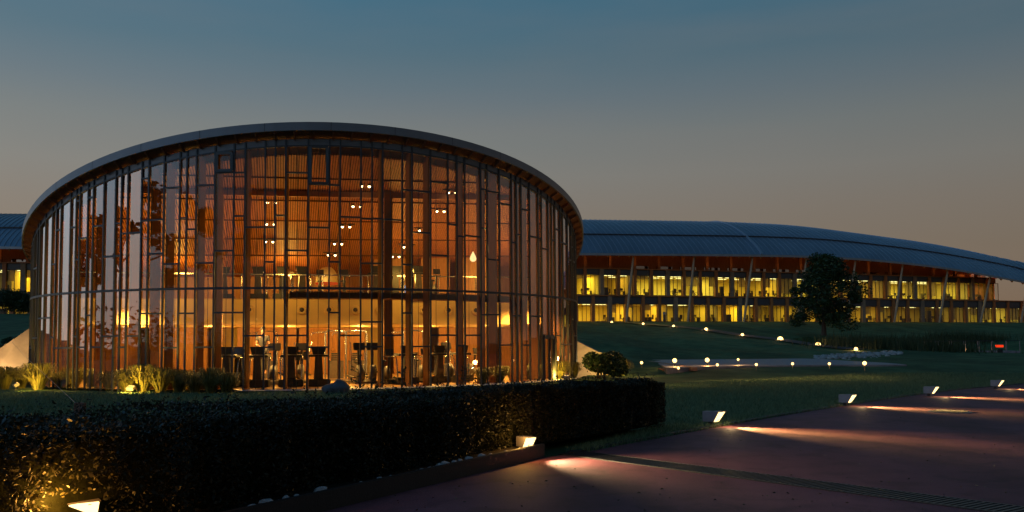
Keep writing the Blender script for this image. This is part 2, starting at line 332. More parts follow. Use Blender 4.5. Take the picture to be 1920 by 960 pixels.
def tgnd(px, py, lo=8, hi=220):
    d = ray(px, py); Y = np.linspace(lo, hi, 900); X = CAM.x+d.x*Y/d.y; Z = CAMZ+d.z*Y/d.y; g = terr(np.c_[X, Y]); i = np.argmax(Z < g)
    return Vector((X[i], Y[i], g[i]))
xs = np.unique(np.r_[np.linspace(-2500, -160, 14), np.linspace(-160, -34, 50), np.linspace(-34, 34, 230), np.linspace(34, 90, 110), np.linspace(90, 200, 36), np.linspace(200, 2500, 14)])
ys = np.unique(np.r_[np.linspace(-2500, -60, 12), np.linspace(-60, 0, 14), np.linspace(0, 12, 26), np.linspace(12, 60, 190), np.linspace(60, 160, 170), np.linspace(160, 300, 24), np.linspace(300, 3000, 14)])
gx, gy = np.meshgrid(xs, ys); XY = np.c_[gx.ravel(), gy.ravel()]
zz = np.concatenate([terr(c) for c in np.array_split(XY, 20)])
zz += np.where((np.hypot(XY[:, 0]-BC.x, XY[:, 1]-BC.y) > BR+1) & (XY[:, 1] > 40) & (XY[:, 1] < 250), .05*np.sin(XY[:, 0]*.9+XY[:, 1]*.5)*np.sin(XY[:, 1]*.37), 0)
nx, ny = len(xs), len(ys); ii = np.arange(nx*ny).reshape(ny, nx)
Fq = np.stack([ii[:-1, :-1], ii[:-1, 1:], ii[1:, 1:], ii[1:, :-1]], -1).reshape(-1, 4)
g = fastmesh('ground', np.c_[XY, zz], Fq, M['grass']); g.data.polygons.foreach_set('use_smooth', np.ones(len(Fq), bool)); tag(g, kind='structure')
# ------------------------------------------------------------------ path, kerb, drain
KA, KB = Vector((-1.65, 7.58, 0)), Vector((.42, 10.96, 0)); kd = (KB-KA).normalized(); kn = Vector((-kd.y, kd.x, 0))
K0 = KA - kd*12
edge = [K0, KA, KB] + [Vector((x, y, 0)) for x, y in ((.82, 11.3), (2.1, 12.9), (3.4, 14.5), (5.7, 17.2), (8.15, 19.9), (12.4, 24.3), (17.4, 28.4), (24, 32.6), (34, 37), (60, 44))]
def smooth_line(P, k=6):
    P = [Vector(p) for p in P]; outp = []
    for i in range(len(P)-1):
        p0, p1, p2, p3 = P[max(i-1, 0)], P[i], P[i+1], P[min(i+2, len(P)-1)]
        for j in range(k):
            t = j/k; outp.append(.5*((2*p1)+(p2-p0)*t+(2*p0-5*p1+4*p2-p3)*t*t+(3*p1-p0-3*p2+p3)*t**3))
    outp.append(P[-1]); return outp
es = [K0, KA, KB] + smooth_line(edge[3:], 6)
mb = MB(); Zp = .012
for a, b in zip(es[:-1], es[1:]):
    n2 = 10; fa = a+Vector((30, -26, 0)); fb = b+Vector((30, -26, 0))
    mb.quad((a.x, a.y, Zp), (b.x, b.y, Zp), (fb.x, fb.y, Zp), (fa.x, fa.y, Zp))
tag(mb.build('path', M['path']), kind='structure')
mb = MB()   # the strip of bare earth and stone edging along the lawn
rs_ = random.Random(4)
for a, b in zip(es[3:-1], es[4:]):
    d = (b-a); n3 = Vector((-d.y, d.x, 0)).normalized(); L_ = d.length; k = max(1, int(L_/.3))
    for i in range(k):
        p = a+d*((i+.5)/k)+n3*.06; mb.box((p.x, p.y, .012), (L_/k*.94, .13, .05+rs_.uniform(-.01, .012)), math.atan2(d.y, d.x)+rs_.uniform(-.03, .03))
tag(mb.build('path_edging', M['kerb']), kind='structure')
mb = MB(); c = (K0+KB)/2 + kn*.03
mb.box((c.x, c.y, .095), ((KB-K0).length, .06, .19), math.atan2(kd.y, kd.x))
e2 = KB + kn*.5; mb.bar((KB.x+kn.x*.06, KB.y+kn.y*.06, .085), (e2.x, e2.y, .085), .05, .17)
tag(mb.build('bed_kerb', M['kerb'], bevel=.008), 'low dark kerb holding the hedge bed beside the red path', 'kerb')
mb = MB(); bedp = [K0+kn*.06, KB+kn*.06-kd*.03, KB+kn*.5-kd*.03, KB+kn*1.2-kd*1.0, K0+kn*3]
mb.prism([(p.x, p.y) for p in bedp], lambda u, v: (u, v, -.05), lambda u, v: (u, v, .15))
tag(mb.build('planting_bed', M['soil']), kind='structure')
# drain channel
DA, DB = gnd(1070, 851), gnd(1960, 968); dd = (DB-DA).normalized(); DB = DB+dd*3
dr = empty('drain_channel', DA); tag(dr, 'long black slotted drain grate crossing the red path', 'drain')
mb = MB(); dl = (DB-DA).length; ang = math.atan2(dd.y, dd.x); dn = Vector((-dd.y, dd.x, 0)); k = int(dl/.062)
for s in (-1, 1): mb.bar(dn*s*.215+Vector((0, 0, .0175)), dd*dl+dn*s*.215+Vector((0, 0, .0175)), .022, .012)
mb.build('frame', M['iron'], dr)
mb = MB()
for i in range(k):
    p = dd*(i*.062+.02); sk = dn*.20+dd*.03; mb.bar(p-sk+Vector((0, 0, .018)), p+sk+Vector((0, 0, .018)), .026, .009)
mb.build('grate', M['iron'], dr)
mb = MB(); mb.box(dd*dl/2+Vector((0, 0, .014)), (dl, .42, .002), ang); mb.build('channel_bottom', M['black'], dr)
mh = gnd(1781, 772, .012); mo = empty('manhole_cover', mh); tag(mo, 'round pitted manhole cover set in the red path', 'manhole')
mb = MB(); mb.lathe([(.0, .012), (.36, .012), (.40, .008), (.42, .0)], 28); mb.build('rim', M['black'], mo)
mb = MB()
for i in range(-4, 5):
    for j in range(-4, 5):
        if i*i+j*j < 18: mb.box((i*.08, j*.08, .016), (.045, .045, .012), .4)
mb.build('studs', M['kerb'], mo)
# cracks / joint in paving
# grit and leaf litter on the path
k = 240; pt_ = []
while len(pt_) < k:
    q = gnd(rng.uniform(560, 1930), 960-230*rng.random()**1.2, .014)
    j = min(range(len(es)-1), key=lambda i: (es[i]-Vector((q.x, q.y, 0))).length); d = es[j+1]-es[j]; side = d.x*(q.y-es[j].y)-d.y*(q.x-es[j].x)
    if side < -.05*d.length and q.y < 30: pt_.append((q.x, q.y, .016))
V, F = leaves(np.array(pt_), .016, .15); tag(fastmesh('leaf_litter', V, F, leaf_mat('litter', (.03, .02, .012), (.16, .13, .09), .8, .1)), 'scattered grit and dry leaf litter on the red path', 'litter', kind='stuff')
# white stones along kerb
stone_mesh = []
for i in range(5):
    bm = bmesh.new(); bmesh.ops.create_icosphere(bm, subdivisions=2, radius=1)
    r5 = random.Random(i)
    pl = [(Vector((r5.gauss(0, 1), r5.gauss(0, 1), r5.gauss(0, 1))).normalized(), r5.uniform(.55, .85)) for _ in range(9)]
    for v in bm.verts:
        for nrm, dd_ in pl:
            t = v.co.dot(nrm)-dd_
            if t > 0: v.co -= nrm*t
        v.co *= r5.uniform(.94, 1.04)
    me = bpy.data.meshes.new('white_stone'); bm.to_mesh(me); bm.free(); me.materials.append(M['stone']); stone_mesh.append(me)
Ls = (KB-KA).length
i = 0; t = -1.9
while t < Ls-.15:
    s = rs_.choice((.022, .03, .036, .045, .055)); t += s*rs_.uniform(1.2, 2.6) + (.22 if rs_.random() < .22 else 0)
    p = KA+kd*t+kn*(.07+s*.7+rs_.uniform(0, .05)); o = bpy.data.objects.new('white_stone', stone_mesh[i % 5]); col.objects.link(o)
    o.location = (p.x, p.y, .15+s*.25); o.scale = (s*1.35, s, s*.72); o.rotation_euler = (rs_.uniform(-.3, .3), rs_.uniform(-.3, .3), rs_.uniform(0, 6))
    tag(o, 'white stone lying along the kerb at the foot of the hedge', 'stone', 'white stones along the hedge kerb'); i += 1; t += s
    if i > 60: break
# ------------------------------------------------------------------ gravel strip round the building
mb = MB(); 
ag = hit(452)[0]
for i in range(40):
    a, b = ag+i*.03, ag+(i+1)*.03
    mb.quad(cyl(a, BR-.02, .05), cyl(b, BR-.02, .05), cyl(b, BR+.62, .045), cyl(a, BR+.62, .045))
tag(mb.build('gravel_strip', M['gravel']), kind='structure')
# ------------------------------------------------------------------ ROUND BUILDING
rb = empty('round_glass_building', BC); tag(rb, 'round glass pavilion with timber fins, dark mullions and a tilted disc roof', 'building')
OFF = tuple(BC)
pxm = [139, 146, 161, 171, 191, 213, 224, 236, 262, 275, 304, 334, 347, 365, 400, 436, 457, 495, 514, 533.5, 576, 616.5, 637, 676, 697, 717, 754, 772.5, 807.5, 840, 857, 872, 902, 914, 937, 960, 969, 978, 994, 1010, 1016.5, 1029, 1035.5, 1042, 1051]
PH = [hit(p)[0] for p in pxm]
pat = [.030, .058, .030, .030, .058, .058, .030, .058, .030, .058, .058, .030]
a = PH[0]; i = 0
while a > -1.95: a -= pat[i % 12]; PH.insert(0, a); i += 1
a = PH[-1]; i = 3
while a < 1.95: a += pat[i % 12]; PH.append(a); i += 1
TR = {423: [323.6, 470, 586], 447: [323.6, 405, 586], 477: [426, 629.5], 505: [426, 491, 651], 524: [404, 629], 556: [323.6, 469.5, 629], 597: [345.5, 426.6, 651], 627: [347, 491, 586],
      658: [407, 629], 687: [410, 493.6, 603.5, 650], 707: [410, 494, 603.5, 650], 736: [412, 628.6], 763: [356.5, 496, 587], 790: [358.6, 436, 649.6], 824: [342, 479, 628.5], 849: [421, 628.5],
      865: [443, 648], 887: [443, 628.6], 908: [355, 428, 590], 926: [360, 487, 590], 949: [383, 647], 965: [455, 592], 973: [440, 592], 987: [393.6, 647], 1003: [444.6, 593], 1013: [382, 447, 593],
      1023: [467, 629], 1032: [629], 1045: [430, 629], 387: [347, 493, 651], 356: [430, 587.5], 340: [409, 587.5], 319: [352, 495, 652], 290: [412.5, 475.6, 588], 268: [335, 414, 588], 249: [436.6, 630],
      230: [438, 651], 218: [419, 480, 630], 202: [345, 481, 630.6], 181: [424, 651], 166: [371, 591], 153: [447, 651], 142: [377.5, 487, 631]}
TRz = []
for px, ys_ in TR.items():
    ph, _ = hit(px); TRz.append((ph, [hit(px, y)[1] for y in ys_]))
ZR = 3.321
rr = random.Random(11)
ROWS = [1.42, 1.79, 2.5, 4.4, 5.0, 5.6, 6.2]
HERO = {}
for k, (a, b) in enumerate(zip(PH[:-1], PH[1:])):
    mid = (a+b)/2; best = min(TRz, key=lambda t: abs(t[0]-mid))
    pa, pb = cyl(a), cyl(b); za, zb = zt(pa, 4.725)-.20, zt(pb, 4.725)-.20
    if abs(best[0]-mid) < (b-a)*.5: tr = best[1]
    else: tr = [rr.choice(ROWS[:3])] + ([rr.choice(ROWS[3:])] if rr.random() < .8 else [])
    top = min(za, zb); tr = sorted([z for z in tr if z < top-.15]+[ZR])
    lv = [.06]+tr
    gp = MB(); tbs = []; td = (pb-pa).normalized(); nn = Vector((td.y, -td.x, 0))
    for i, z0 in enumerate(lv):
        top_ = i == len(lv)-1
        q = [pa+Vector((0, 0, z0)), pb+Vector((0, 0, z0)), pb+Vector((0, 0, zb if top_ else lv[i+1])), pa+Vector((0, 0, za if top_ else lv[i+1]))]
        t1, t2 = rr.gauss(0, .0016), rr.gauss(0, .0022)
        q = [p - nn*(.03+t1*(1 if j in (0, 3) else -1)+t2*(1 if j < 2 else -1)) for j, p in enumerate(q)]
        gp.quad(*q)
        if i > 0:
            h = .075 if abs(z0-ZR) < .001 else .055
            tb = MB(); tb.bar(pa+td*.02-nn*.01+Vector((0, 0, z0)), pb-td*.02-nn*.01+Vector((0, 0, z0)), .06, h); tbs.append(tb)
    tb = MB(); tb.bar(pa+td*.02-nn*.01+Vector((0, 0, za)), pb-td*.02-nn*.01+Vector((0, 0, zb)), .05, .05); tbs.append(tb)
    go = gp.build('glass_panel', M['glass'], rb, OFF)
    for tb in tbs: tb.build('transom', M['mullion'], go, OFF)
    for pxv, y0, y1 in ((597, 268, 344), (423, 281, 320)):
        ph, _ = hit(pxv, 330)
        if a < ph < b:
            vb = MB(); zl, zh = hit(pxv, y1)[1], hit(pxv, y0)[1]; z1 = min(zh, min(za, zb)-.04); o2 = nn*.03
            for z in (zl, z1): vb.bar(pa+td*.05+o2+Vector((0, 0, z)), pb-td*.05+o2+Vector((0, 0, z)), .07, .09)
            for p in (pa+td*.07, pb-td*.07): vb.bar(p+o2+Vector((0, 0, zl)), p+o2+Vector((0, 0, z1)), .09, .07)
            vo = vb.build('vent_frame', M['ventframe'], None, OFF); vo.parent = go
    # door
fz = MB()
for a, b in zip(PH[:-1], PH[1:]):
    pa, pb = cyl(a, BR-.02), cyl(b, BR-.02); za, zb = zt(cyl(a), 4.725), zt(cyl(b), 4.725)
    V3 = lambda p, z: (p.x, p.y, z)
    fz.quad(V3(pa, za-.19), V3(pb, zb-.19), V3(pb, zb+.03), V3(pa, za+.03))
fz.build('frieze_panels', M['frieze'], rb, OFF)
for k, a in enumerate(PH):
    p0 = cyl(a, BR+.03); z1 = zt(p0, 4.725)+.01; rad = (DV*math.cos(a)+NV*math.sin(a))
    wdt = .050
    mb = MB(); t = Vector((-rad.y, rad.x, 0)); m3 = Matrix((rad, t, Vector((0, 0, 1)))).transposed()
    mb.box(p0+rad*(-.035)+Vector((0, 0, z1/2)), (.06, wdt, z1), mtx=m3)
    mb.build('mullion', M['mullion'], rb, OFF)
    if abs(a) < 1.8 and (k+1 < len(PH) and PH[k+1]-a > .042):
        mb = MB(); p1 = cyl(a, BR-.36); mb.box(p1+Vector((0, 0, (z1-.12)/2+.03)), (.40, .06, z1-.12), mtx=m3)
        mb.build('timber_fin', M['fin'], rb, OFF)
# thin suspended rods in the wide bays
mb = MB()
for a, b in zip(PH[:-1], PH[1:]):
    if b-a > .045 and abs(a) < 1.3:
        p = cyl((a+b)/2, BR-.25); mb.tube([p, p+Vector((0, 0, zt(p, 4.6)))], .011, 4)
mb.build('screen_rods', M['dkgrey'], rb, OFF)
# roof disc: fascia in segments, top, soffit, joists
fa = MB(); tp = MB(); sf = MB(); n = 144
ph = [2*math.pi*i/n - math.pi for i in range(n+1)]
def zr_(phi, r, dz=0): p = cyl(phi, r); return Vector((p.x, p.y, zt(p, 5.121)+dz))
for a, b in zip(ph[:-1], ph[1:]):
    fa.quad(zr_(a, RR, -.27), zr_(b, RR, -.27), zr_(b, RR), zr_(a, RR)); fa.quad(zr_(a, RR), zr_(b, RR), zr_(b, RR-.25, .0), zr_(a, RR-.25, .0)); fa.quad(zr_(a, RR, -.27), zr_(b, RR, -.27), zr_(b, RR-.06, -.27), zr_(a, RR-.06, -.27))
    for r0, r1 in ((RR-.25, 8), (8, 4), (4, .01)): tp.quad(zr_(a, r0, -.02), zr_(b, r0, -.02), zr_(b, r1, .0), zr_(a, r1, .0))
    sf.quad(zr_(a, RR-.06, -.24), zr_(b, RR-.06, -.24), zr_(b, BR-.15, -.36), zr_(a, BR-.15, -.36))
fo = fa.build('roof_fascia', M['fascia'], rb, OFF)
sm_ = MB()
for i in range(36):
    a = -math.pi+i*2*math.pi/36+.02; r1 = RR+.004; 
    sm_.quad(zr_(a-.0006, r1, -.27), zr_(a+.0006, r1, -.27), zr_(a+.0006, r1, 0), zr_(a-.0006, r1, 0))
so_ = sm_.build('fascia_joints', M['ventframe'], None, OFF); so_.parent = fo
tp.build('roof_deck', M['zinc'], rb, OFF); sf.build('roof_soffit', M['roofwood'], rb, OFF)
for i in range(76):
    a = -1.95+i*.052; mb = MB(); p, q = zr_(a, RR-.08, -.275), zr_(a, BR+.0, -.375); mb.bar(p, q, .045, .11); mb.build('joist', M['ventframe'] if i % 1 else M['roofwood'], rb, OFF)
# floor
mb = MB()
for i in range(72):
    a, b = 2*math.pi*i/72, 2*math.pi*(i+1)/72
    mb.poly([BC+Vector((0, 0, .05)), cyl(a, BR-.06, .05), cyl(b, BR-.06, .05)], [(0, 1, 2)])
mb.build('floor', M['floorwood'], rb, OFF)
# rear wall (solid) and cross wall
mb = MB()
for i in range(60):
    a, b = 1.8+i*(2*math.pi-3.6)/60, 1.8+(i+1)*(2*math.pi-3.6)/60; pa, pb = cyl(a, BR-.05), cyl(b, BR-.05); pc, pd_ = cyl(a, BR+.15), cyl(b, BR+.15)
    za, zb = zt(pa, 4.9), zt(pb, 4.9)
    mb.quad((pa.x, pa.y, -.3), (pb.x, pb.y, -.3), (pb.x, pb.y, zb), (pa.x, pa.y, za)); mb.quad((pc.x, pc.y, -.3), (pd_.x, pd_.y, -.3), (pd_.x, pd_.y, zb), (pc.x, pc.y, za))
mb.build('rear_wall', M['wallwood'], rb, OFF)
def loc(u, v, z): return BC + DV*u + NV*v + Vector((0, 0, z))
mb = MB(); MZ = 3.25
# ceiling slats run along the fall line
cs = MB(); ck = MB(); SD = Vector((math.sin(.265), -math.cos(.265), 0)); TN = Vector((-SD.y, SD.x, 0)); rI = BR-.5
def cz(p): return zt(p, 5.121)-.62
for i in range(-130, 131):
    v = i*.086; 
    if abs(v) >= rI: continue
    h = math.sqrt(rI*rI-v*v); us = np.linspace(max(-3.5, -h), h, 9)
    if us[-1] <= us[0]: continue
    for u0, u1 in zip(us[:-1], us[1:]):
        p, q = BC+SD*u0+TN*v, BC+SD*u1+TN*v; p.z, q.z = cz(p), cz(q); cs.bar(p, q, .054, .05)
for r0, r1 in ((rI+.2, 8), (8, 4), (4, .01)):
    for a, b in zip(ph[:-1], ph[1:]):
        P = [cyl(a, r0), cyl(b, r0), cyl(b, r1), cyl(a, r1)]
        for p in P: p.z = cz(p)+.16
        ck.quad(*P)
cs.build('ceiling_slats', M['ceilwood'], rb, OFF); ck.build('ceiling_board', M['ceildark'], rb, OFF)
for u in (9.6, 7.9, 6.2, 4.5, 2.8):
    h = math.sqrt(rI*rI-u*u); mb = MB(); p, q = BC+SD*u-TN*h, BC+SD*u+TN*h; p.z = cz(p)-.04; q.z = cz(q)-.04; mb.bar(p, q, .04, .05); mb.build('ceiling_batten', M['ceildark'], rb, OFF)
mb = MB(); u = 8.6; h = math.sqrt(rI*rI-u*u); p, q = BC+SD*u-TN*h, BC+SD*u+TN*h; p.z = cz(p)-.12; q.z = cz(q)-.12; mb.bar(p, q, .14, .2); mb.build('ceiling_beam', M['ceilwood'], rb, OFF)
# mezzanine
UM = 5.6; hm = math.sqrt((BR-.6)**2-UM**2)
mb = MB(); ol = [(UM, -hm), (UM, hm)]+[((BR-.6)*math.cos(a), (BR-.6)*math.sin(a)) for a in np.linspace(math.atan2(hm, UM), math.pi*.62, 14)[1:]]+[((BR-.6)*math.cos(a), (BR-.6)*math.sin(a)) for a in np.linspace(-math.pi*.62, -math.atan2(hm, UM), 14)[:-1]]
mb.prism(ol, lambda u, v: loc(u, v, 2.28), lambda u, v: loc(u, v, MZ)); mb.build('mezzanine', M['plaster'], rb, OFF)
mb = MB(); mb.prism([(u-.02 if i < 2 else u, v) for i, (u, v) in enumerate(ol)], lambda u, v: loc(u, v, MZ+.003), lambda u, v: loc(u, v, MZ+.04)); mb.build('mezzanine_floor', M['floorwood'], rb, OFF)
for k, px in enumerate((300, 380, 469, 566, 617, 667, 715, 801, 850, 905)):
    p0 = at(px, 585, BC.y-UM); vv = (p0-BC).dot(NV); c = loc(UM+.01, vv, 2.85-.0)
    nz = MB(); nz.lathe([(.16, 0), (.19, .03), (.17, .06), (.10, .09), (.085, .03), (.0, .02)], 18, c, DV); no = nz.build('air_nozzle', M['plaster'], rb, OFF)
    nh = MB(); nh.lathe([(.0, .075), (.085, .075), (.09, .055)], 16, c+Vector((0, 0, .012)), DV); ho = nh.build('nozzle_mouth', M['black'], None, OFF); ho.parent = no
# glass balustrade rail
mb = MB(); mb.bar(loc(UM-.1, -hm, MZ+1.0), loc(UM-.1, hm, MZ+1.0), .04, .04)
for v in np.linspace(-hm+.3, hm-.3, 13): mb.bar(loc(UM-.1, v, MZ+.04), loc(UM-.1, v, MZ+1.0), .03, .03)
mb.build('balcony_rail', M['chrome'], rb, OFF)
# cross wall under and over the mezzanine with doorway gaps
def wallrun(name, u, v0, v1, z0, z1, m):
    mb = MB(); nB = max(1, int((v1-v0)/.9)); 
    for i in range(nB):
        a, b = v0+(v1-v0)*i/nB, v0+(v1-v0)*(i+1)/nB; mb.box(loc(u+random.uniform(-.015, .015), (a+b)/2, (z0+z1)/2), (.12, b-a-.012, z1-z0), math.atan2(DV.y, DV.x))
    return mb.build(name, m, rb, OFF)
UB = -1.6
for v0, v1 in ((-10.8, -8.2), (-7.7, -5.2), (-3.9, -1.2), (-1.1, 2.0), (3.4, 5.2), (5.6, 8.2), (8.8, 10.8)): wallrun('timber_wall', UB, v0, v1, .05, 2.28, M['wallwood'])
for v0, v1 in ((-5.2, -3.9), (2.0, 3.4)): wallrun('plaster_wall', UB-1.2, v0, v1, .05, 2.28, M['plaster'])
wallrun('upper_wall', -.6, -10.6, 10.6, MZ+.04, 5.4, M['wallwood'])
for v0, v1, zz_ in ((2.2, 3.6, 5.3), (4.3, 5.6, 5.6), (6.1, 7.3, 5.9)): wallrun('timber_panel', 2.2, v0, v1, MZ+.04, zz_, M['wallwood'])
for v in (-3.6, 2.35): 
    mb = MB(); p = loc(8.6, v, 0); zc = cz(p); mb.box((p.x, p.y, zc/2), (.26, .3, zc), math.atan2(DV.y, DV.x)); mb.build('timber_column', M['fin'], rb, OFF)
# ring catwalk behind the glass
mb = MB(); a0, a1 = hit(538, 548)[0], hit(985, 548)[0]; nA = 60
for i in range(nA):
    a, b = a0+(a1-a0)*i/nA, a0+(a1-a0)*(i+1)/nA
    P = [cyl(x, r, z) for z in (3.04, 3.22) for x, r in ((a, BR-.62), (b, BR-.62), (b, BR-1.25), (a, BR-1.25))]
    mb.poly(P, [(0, 1, 2, 3), (4, 7, 6, 5), (0, 4, 5, 1), (3, 2, 6, 7)])
    for j in range(3):
        aa = a+(b-a)*(j+.5)/3; mb.box(cyl(aa, BR-.62, 3.235), (.03, .03, .05), aa)
mb.build('catwalk', M['ceildark'], rb, OFF)
# door at the right of the glass
a, b = hit(1017)[0], hit(1035.5)[0]; pa, pb = cyl(a, BR+.06), cyl(b, BR+.06); td = (pb-pa).normalized(); zd = hit(1026, 632)[1]
mb = MB(); mb.bar(pa+Vector((0, 0, zd)), pb+Vector((0, 0, zd)), .1, .14)
for p in (pa, pb, pa.lerp(pb, .55)): mb.bar(p+Vector((0, 0, .05)), p+Vector((0, 0, zd)), .1, .1)
dro = mb.build('door_frame', M['ventframe'], rb, OFF)
mb = MB(); p = pa.lerp(pb, .5)-td.cross(Vector((0, 0, 1)))*-.06; mb.tube([p+Vector((0, 0, .7)), p+Vector((0, 0, 1.2))], .015, 6); ho = mb.build('door_handle', M['chrome'], None, OFF); ho.parent = dro
# interior lights
IW = (1.0, .62, .12)
for u, v, z, P in ((7.0, -5.5, 4.4, 150), (7.4, -1.5, 4.2, 150), (7.0, 3.2, 4.2, 150), (7.4, 6.3, 4.6, 180), (2.6, -6, 4.3, 80), (2.6, -1.5, 4.3, 90), (5.0, 3.4, 4.3, 80), (4.2, 7.2, 4.5, 100), (6.5, -8.2, 4.6, 110)):
    light('POINT', tuple(loc(u, v, z)-BC), P*(.72 if u > 6 else 1.6)*(.75 if v > 6 or v < -6 else 1), IW, rb, .25)
for v in (-7.5, -4.6, -1.5, 1.6, 4.6, 7.4): light('POINT', tuple(loc(2.0, v, 2.05)-BC), 170, (1, .66, .15), rb, .12)
for v in (-7, -3, 1, 5, 8): light('SPOT', tuple(loc(7.6-(1.2 if abs(v) > 6 else 0), v, 3.0)-BC), 1300, (1, .58, .15), rb, .2, rot=aim((0, 0, -1)), spot=(R_(150), .6))
# ------------------------------------------------------------------ twin ceiling spotlights, pendants, dome (hang inside)
def spot_pair():
    r = empty('twin_spotlight', (0, 0, 0)); mb = MB(); mb.bar((-.34, 0, .10), (.34, 0, .10), .04, .04); mb.tube([(0, 0, .1), (0, 0, .4)], .012, 5); mb.build('track', M['dkgrey'], r)
    for s in (-.12, .16):
        h = MB(); h.lathe([(.03, .10), (.06, .06), (.065, 0)], 10, (s, 0, 0)); ho = h.build('lamp_head', M['dkgrey'], r)
        b = MB(); b.lathe([(0, -.055), (.028, -.045), (.045, -.012), (.05, .01)], 10, (s, 0, 0)); bo = b.build('bulb', M['bulb'], None); bo.parent = ho
    return r
sp0 = spot_pair(); first = True
SPL = [(668, 387, 31.5), (648, 425, 32.5), (633, 457, 33.6), (621, 478, 34.6), (825, 396, 32), (792, 432, 33), (763, 463, 34), (741, 481, 35), (510, 338, 29.6), (508, 380, 31), (506, 420, 32.4), (504, 453, 33.6), (684, 349, 30), (847, 361, 31), (535, 515, 36)]
SPN = ['right of the middle near the top of the glass', 'below and left of the brightest high pair', 'third down the slope above the desks', 'fourth and lowest on the middle slope', 'high at the right of the middle', 'second down the right slope', 'third down the right slope', 'lowest on the right slope, above the upper treadmills',
       'highest in the tree-reflecting bays left of the middle', 'second down in the left bays', 'third down in the left bays', 'lowest in the left bays', 'dimly seen just under the ceiling beam', 'highest of all at the right end', 'low over the upper floor beside the dome lamp']
for k, (px, py, Y) in enumerate(SPL):
    o = sp0 if k == 0 else copy_tree(sp0); o.location = at(px, py, Y); o.rotation_euler = (0, 0, math.atan2(NV.y, NV.x))
    tag(o, 'pair of small lit ceiling spotlights, '+SPN[k], 'spotlight', 'twin spotlights under the sloping ceiling')
def tear():
    r = empty('pendant_lamp', (0, 0, 0)); b = MB(); b.lathe([(0, -.17), (.09, -.14), (.13, -.06), (.11, .04), (.05, .16), (.015, .24)], 14); b.build('glass_drop', M['tear'], r)
    c = MB(); c.tube([(0, 0, .24), (0, 0, 1.6)], .008, 4); c.build('cord', M['dkgrey'], r); return r
te = tear()
for k, (px, py, Y, lb) in enumerate(((303, 443, 35, 'upper'), (322, 466, 35, 'middle'), (334, 485, 36, 'lower'), (862, 466, 34, 'upper'), (887, 483, 33, 'lower'), (918, 466, 34, 'outer'))):
    o = te if k == 0 else copy_tree(te); o.location = at(px, py, Y)
    tag(o, 'glowing drop shaped pendant lamp, %s one of the %s trio behind the glass' % (lb, 'left' if k < 3 else 'right'), 'lamp', 'drop pendants inside the round building')
dm = empty('dome_lamp', at(613, 531, 35.4)); tag(dm, 'large egg shaped lamp shade glowing on the upper floor', 'lamp')
mb = MB(); mb.lathe([(.46, 0), (.47, .08), (.44, .3), (.35, .52), (.2, .66), (.0, .70)], 24); mb.build('shade', M['plaster'], dm)
mb = MB(); mb.lathe([(.47, -.05), (.48, 0), (.47, .02)], 24); mb.build('rim', emis('rimglow', (1, .12, .02), .5), dm)
light('POINT', (0, -.75, .1), 6, (1, .8, .4), dm, .1)
# ------------------------------------------------------------------ gym machines
def treadmill():
    r = empty('treadmill', (0, 0, 0))        # front (motor end) faces -Y
    mb = MB(); mb.box((0, .85, .12), (.82, 1.75, .14)); mb.box((0, -.08, .15), (.86, .34, .26)); mb.build('deck', M['black'], r, bevel=.02)
    mb = MB(); mb.prism([(-.17, .2), (.17, .2), (.12, 1.1), (-.12, 1.1)], lambda u, v: (u, -.12-.04*v, v), lambda u, v: (u, .03+.05*v, v)); mb.build('column', M['dkgrey'], r)
    mb = MB(); mb.prism([(-.40, 1.08), (.40, 1.08), (.36, 1.16), (-.36, 1.16)], lambda u, v: (u, -.14, v), lambda u, v: (u, .30, v+.02)); mb.build('armrest', M['black'], r)
    mb = MB(); mb.prism([(-.20, 1.17), (.20, 1.17), (.27, 1.46), (-.27, 1.46)], lambda u, v: (u, -.10, v), lambda u, v: (u, -.02, v)); co = mb.build('console', M['black'], r)
    mb = MB(); mb.quad((-.16, -.015, 1.2), (.16, -.015, 1.2), (.2, -.015, 1.42), (-.2, -.015, 1.42)); so2 = mb.build('display', M['screen'], None); so2.parent = co
    for s in (-1, 1):
        mb = MB(); mb.tube([(s*.36, -.02, .2), (s*.38, .05, .9), (s*.38, .15, 1.08), (s*.38, .75, 1.0)], .025, 6); mb.build('handrail', M['chrome'], r)
    return r
def bike():
    r = empty('exercise_bike', (0, 0, 0))
    mb = MB(); mb.box((0, 0, .05), (.5, .09, .06)); mb.box((0, 1.0, .05), (.5, .09, .06)); mb.bar((0, 0, .08), (0, 1.0, .08), .08, .06); mb.lathe([(.0, -.07), (.26, -.06), (.28, 0), (.26, .06), (0, .07)], 18, (0, .25, .42), (1, 0, 0)); mb.build('frame', M['dkgrey'], r)
    mb = MB(); mb.tube([(0, .1, .1), (0, -.02, 1.05)], .045, 8); mb.tube([(0, .8, .1), (0, .72, .85)], .035, 8); mb.build('post', M['black'], r)
    mb = MB(); mb.box((0, -.05, 1.22), (.32, .06, .24), mtx=Matrix.Rotation(-.25, 3, 'X')); mb.build('console', M['black'], r, bevel=.015)
    mb = MB(); mb.lathe([(0, .93), (.10, .92), (.13, .88), (.10, .85), (0, .84)], 12, (0, .72, 0)); mb.build('saddle', M['black'], r)
    mb = MB(); mb.tube([(-.25, .28, 1.1), (-.22, .02, 1.05), (.22, .02, 1.05), (.25, .28, 1.1)], .018, 6); mb.build('handlebar', M['chrome'], r)
    return r
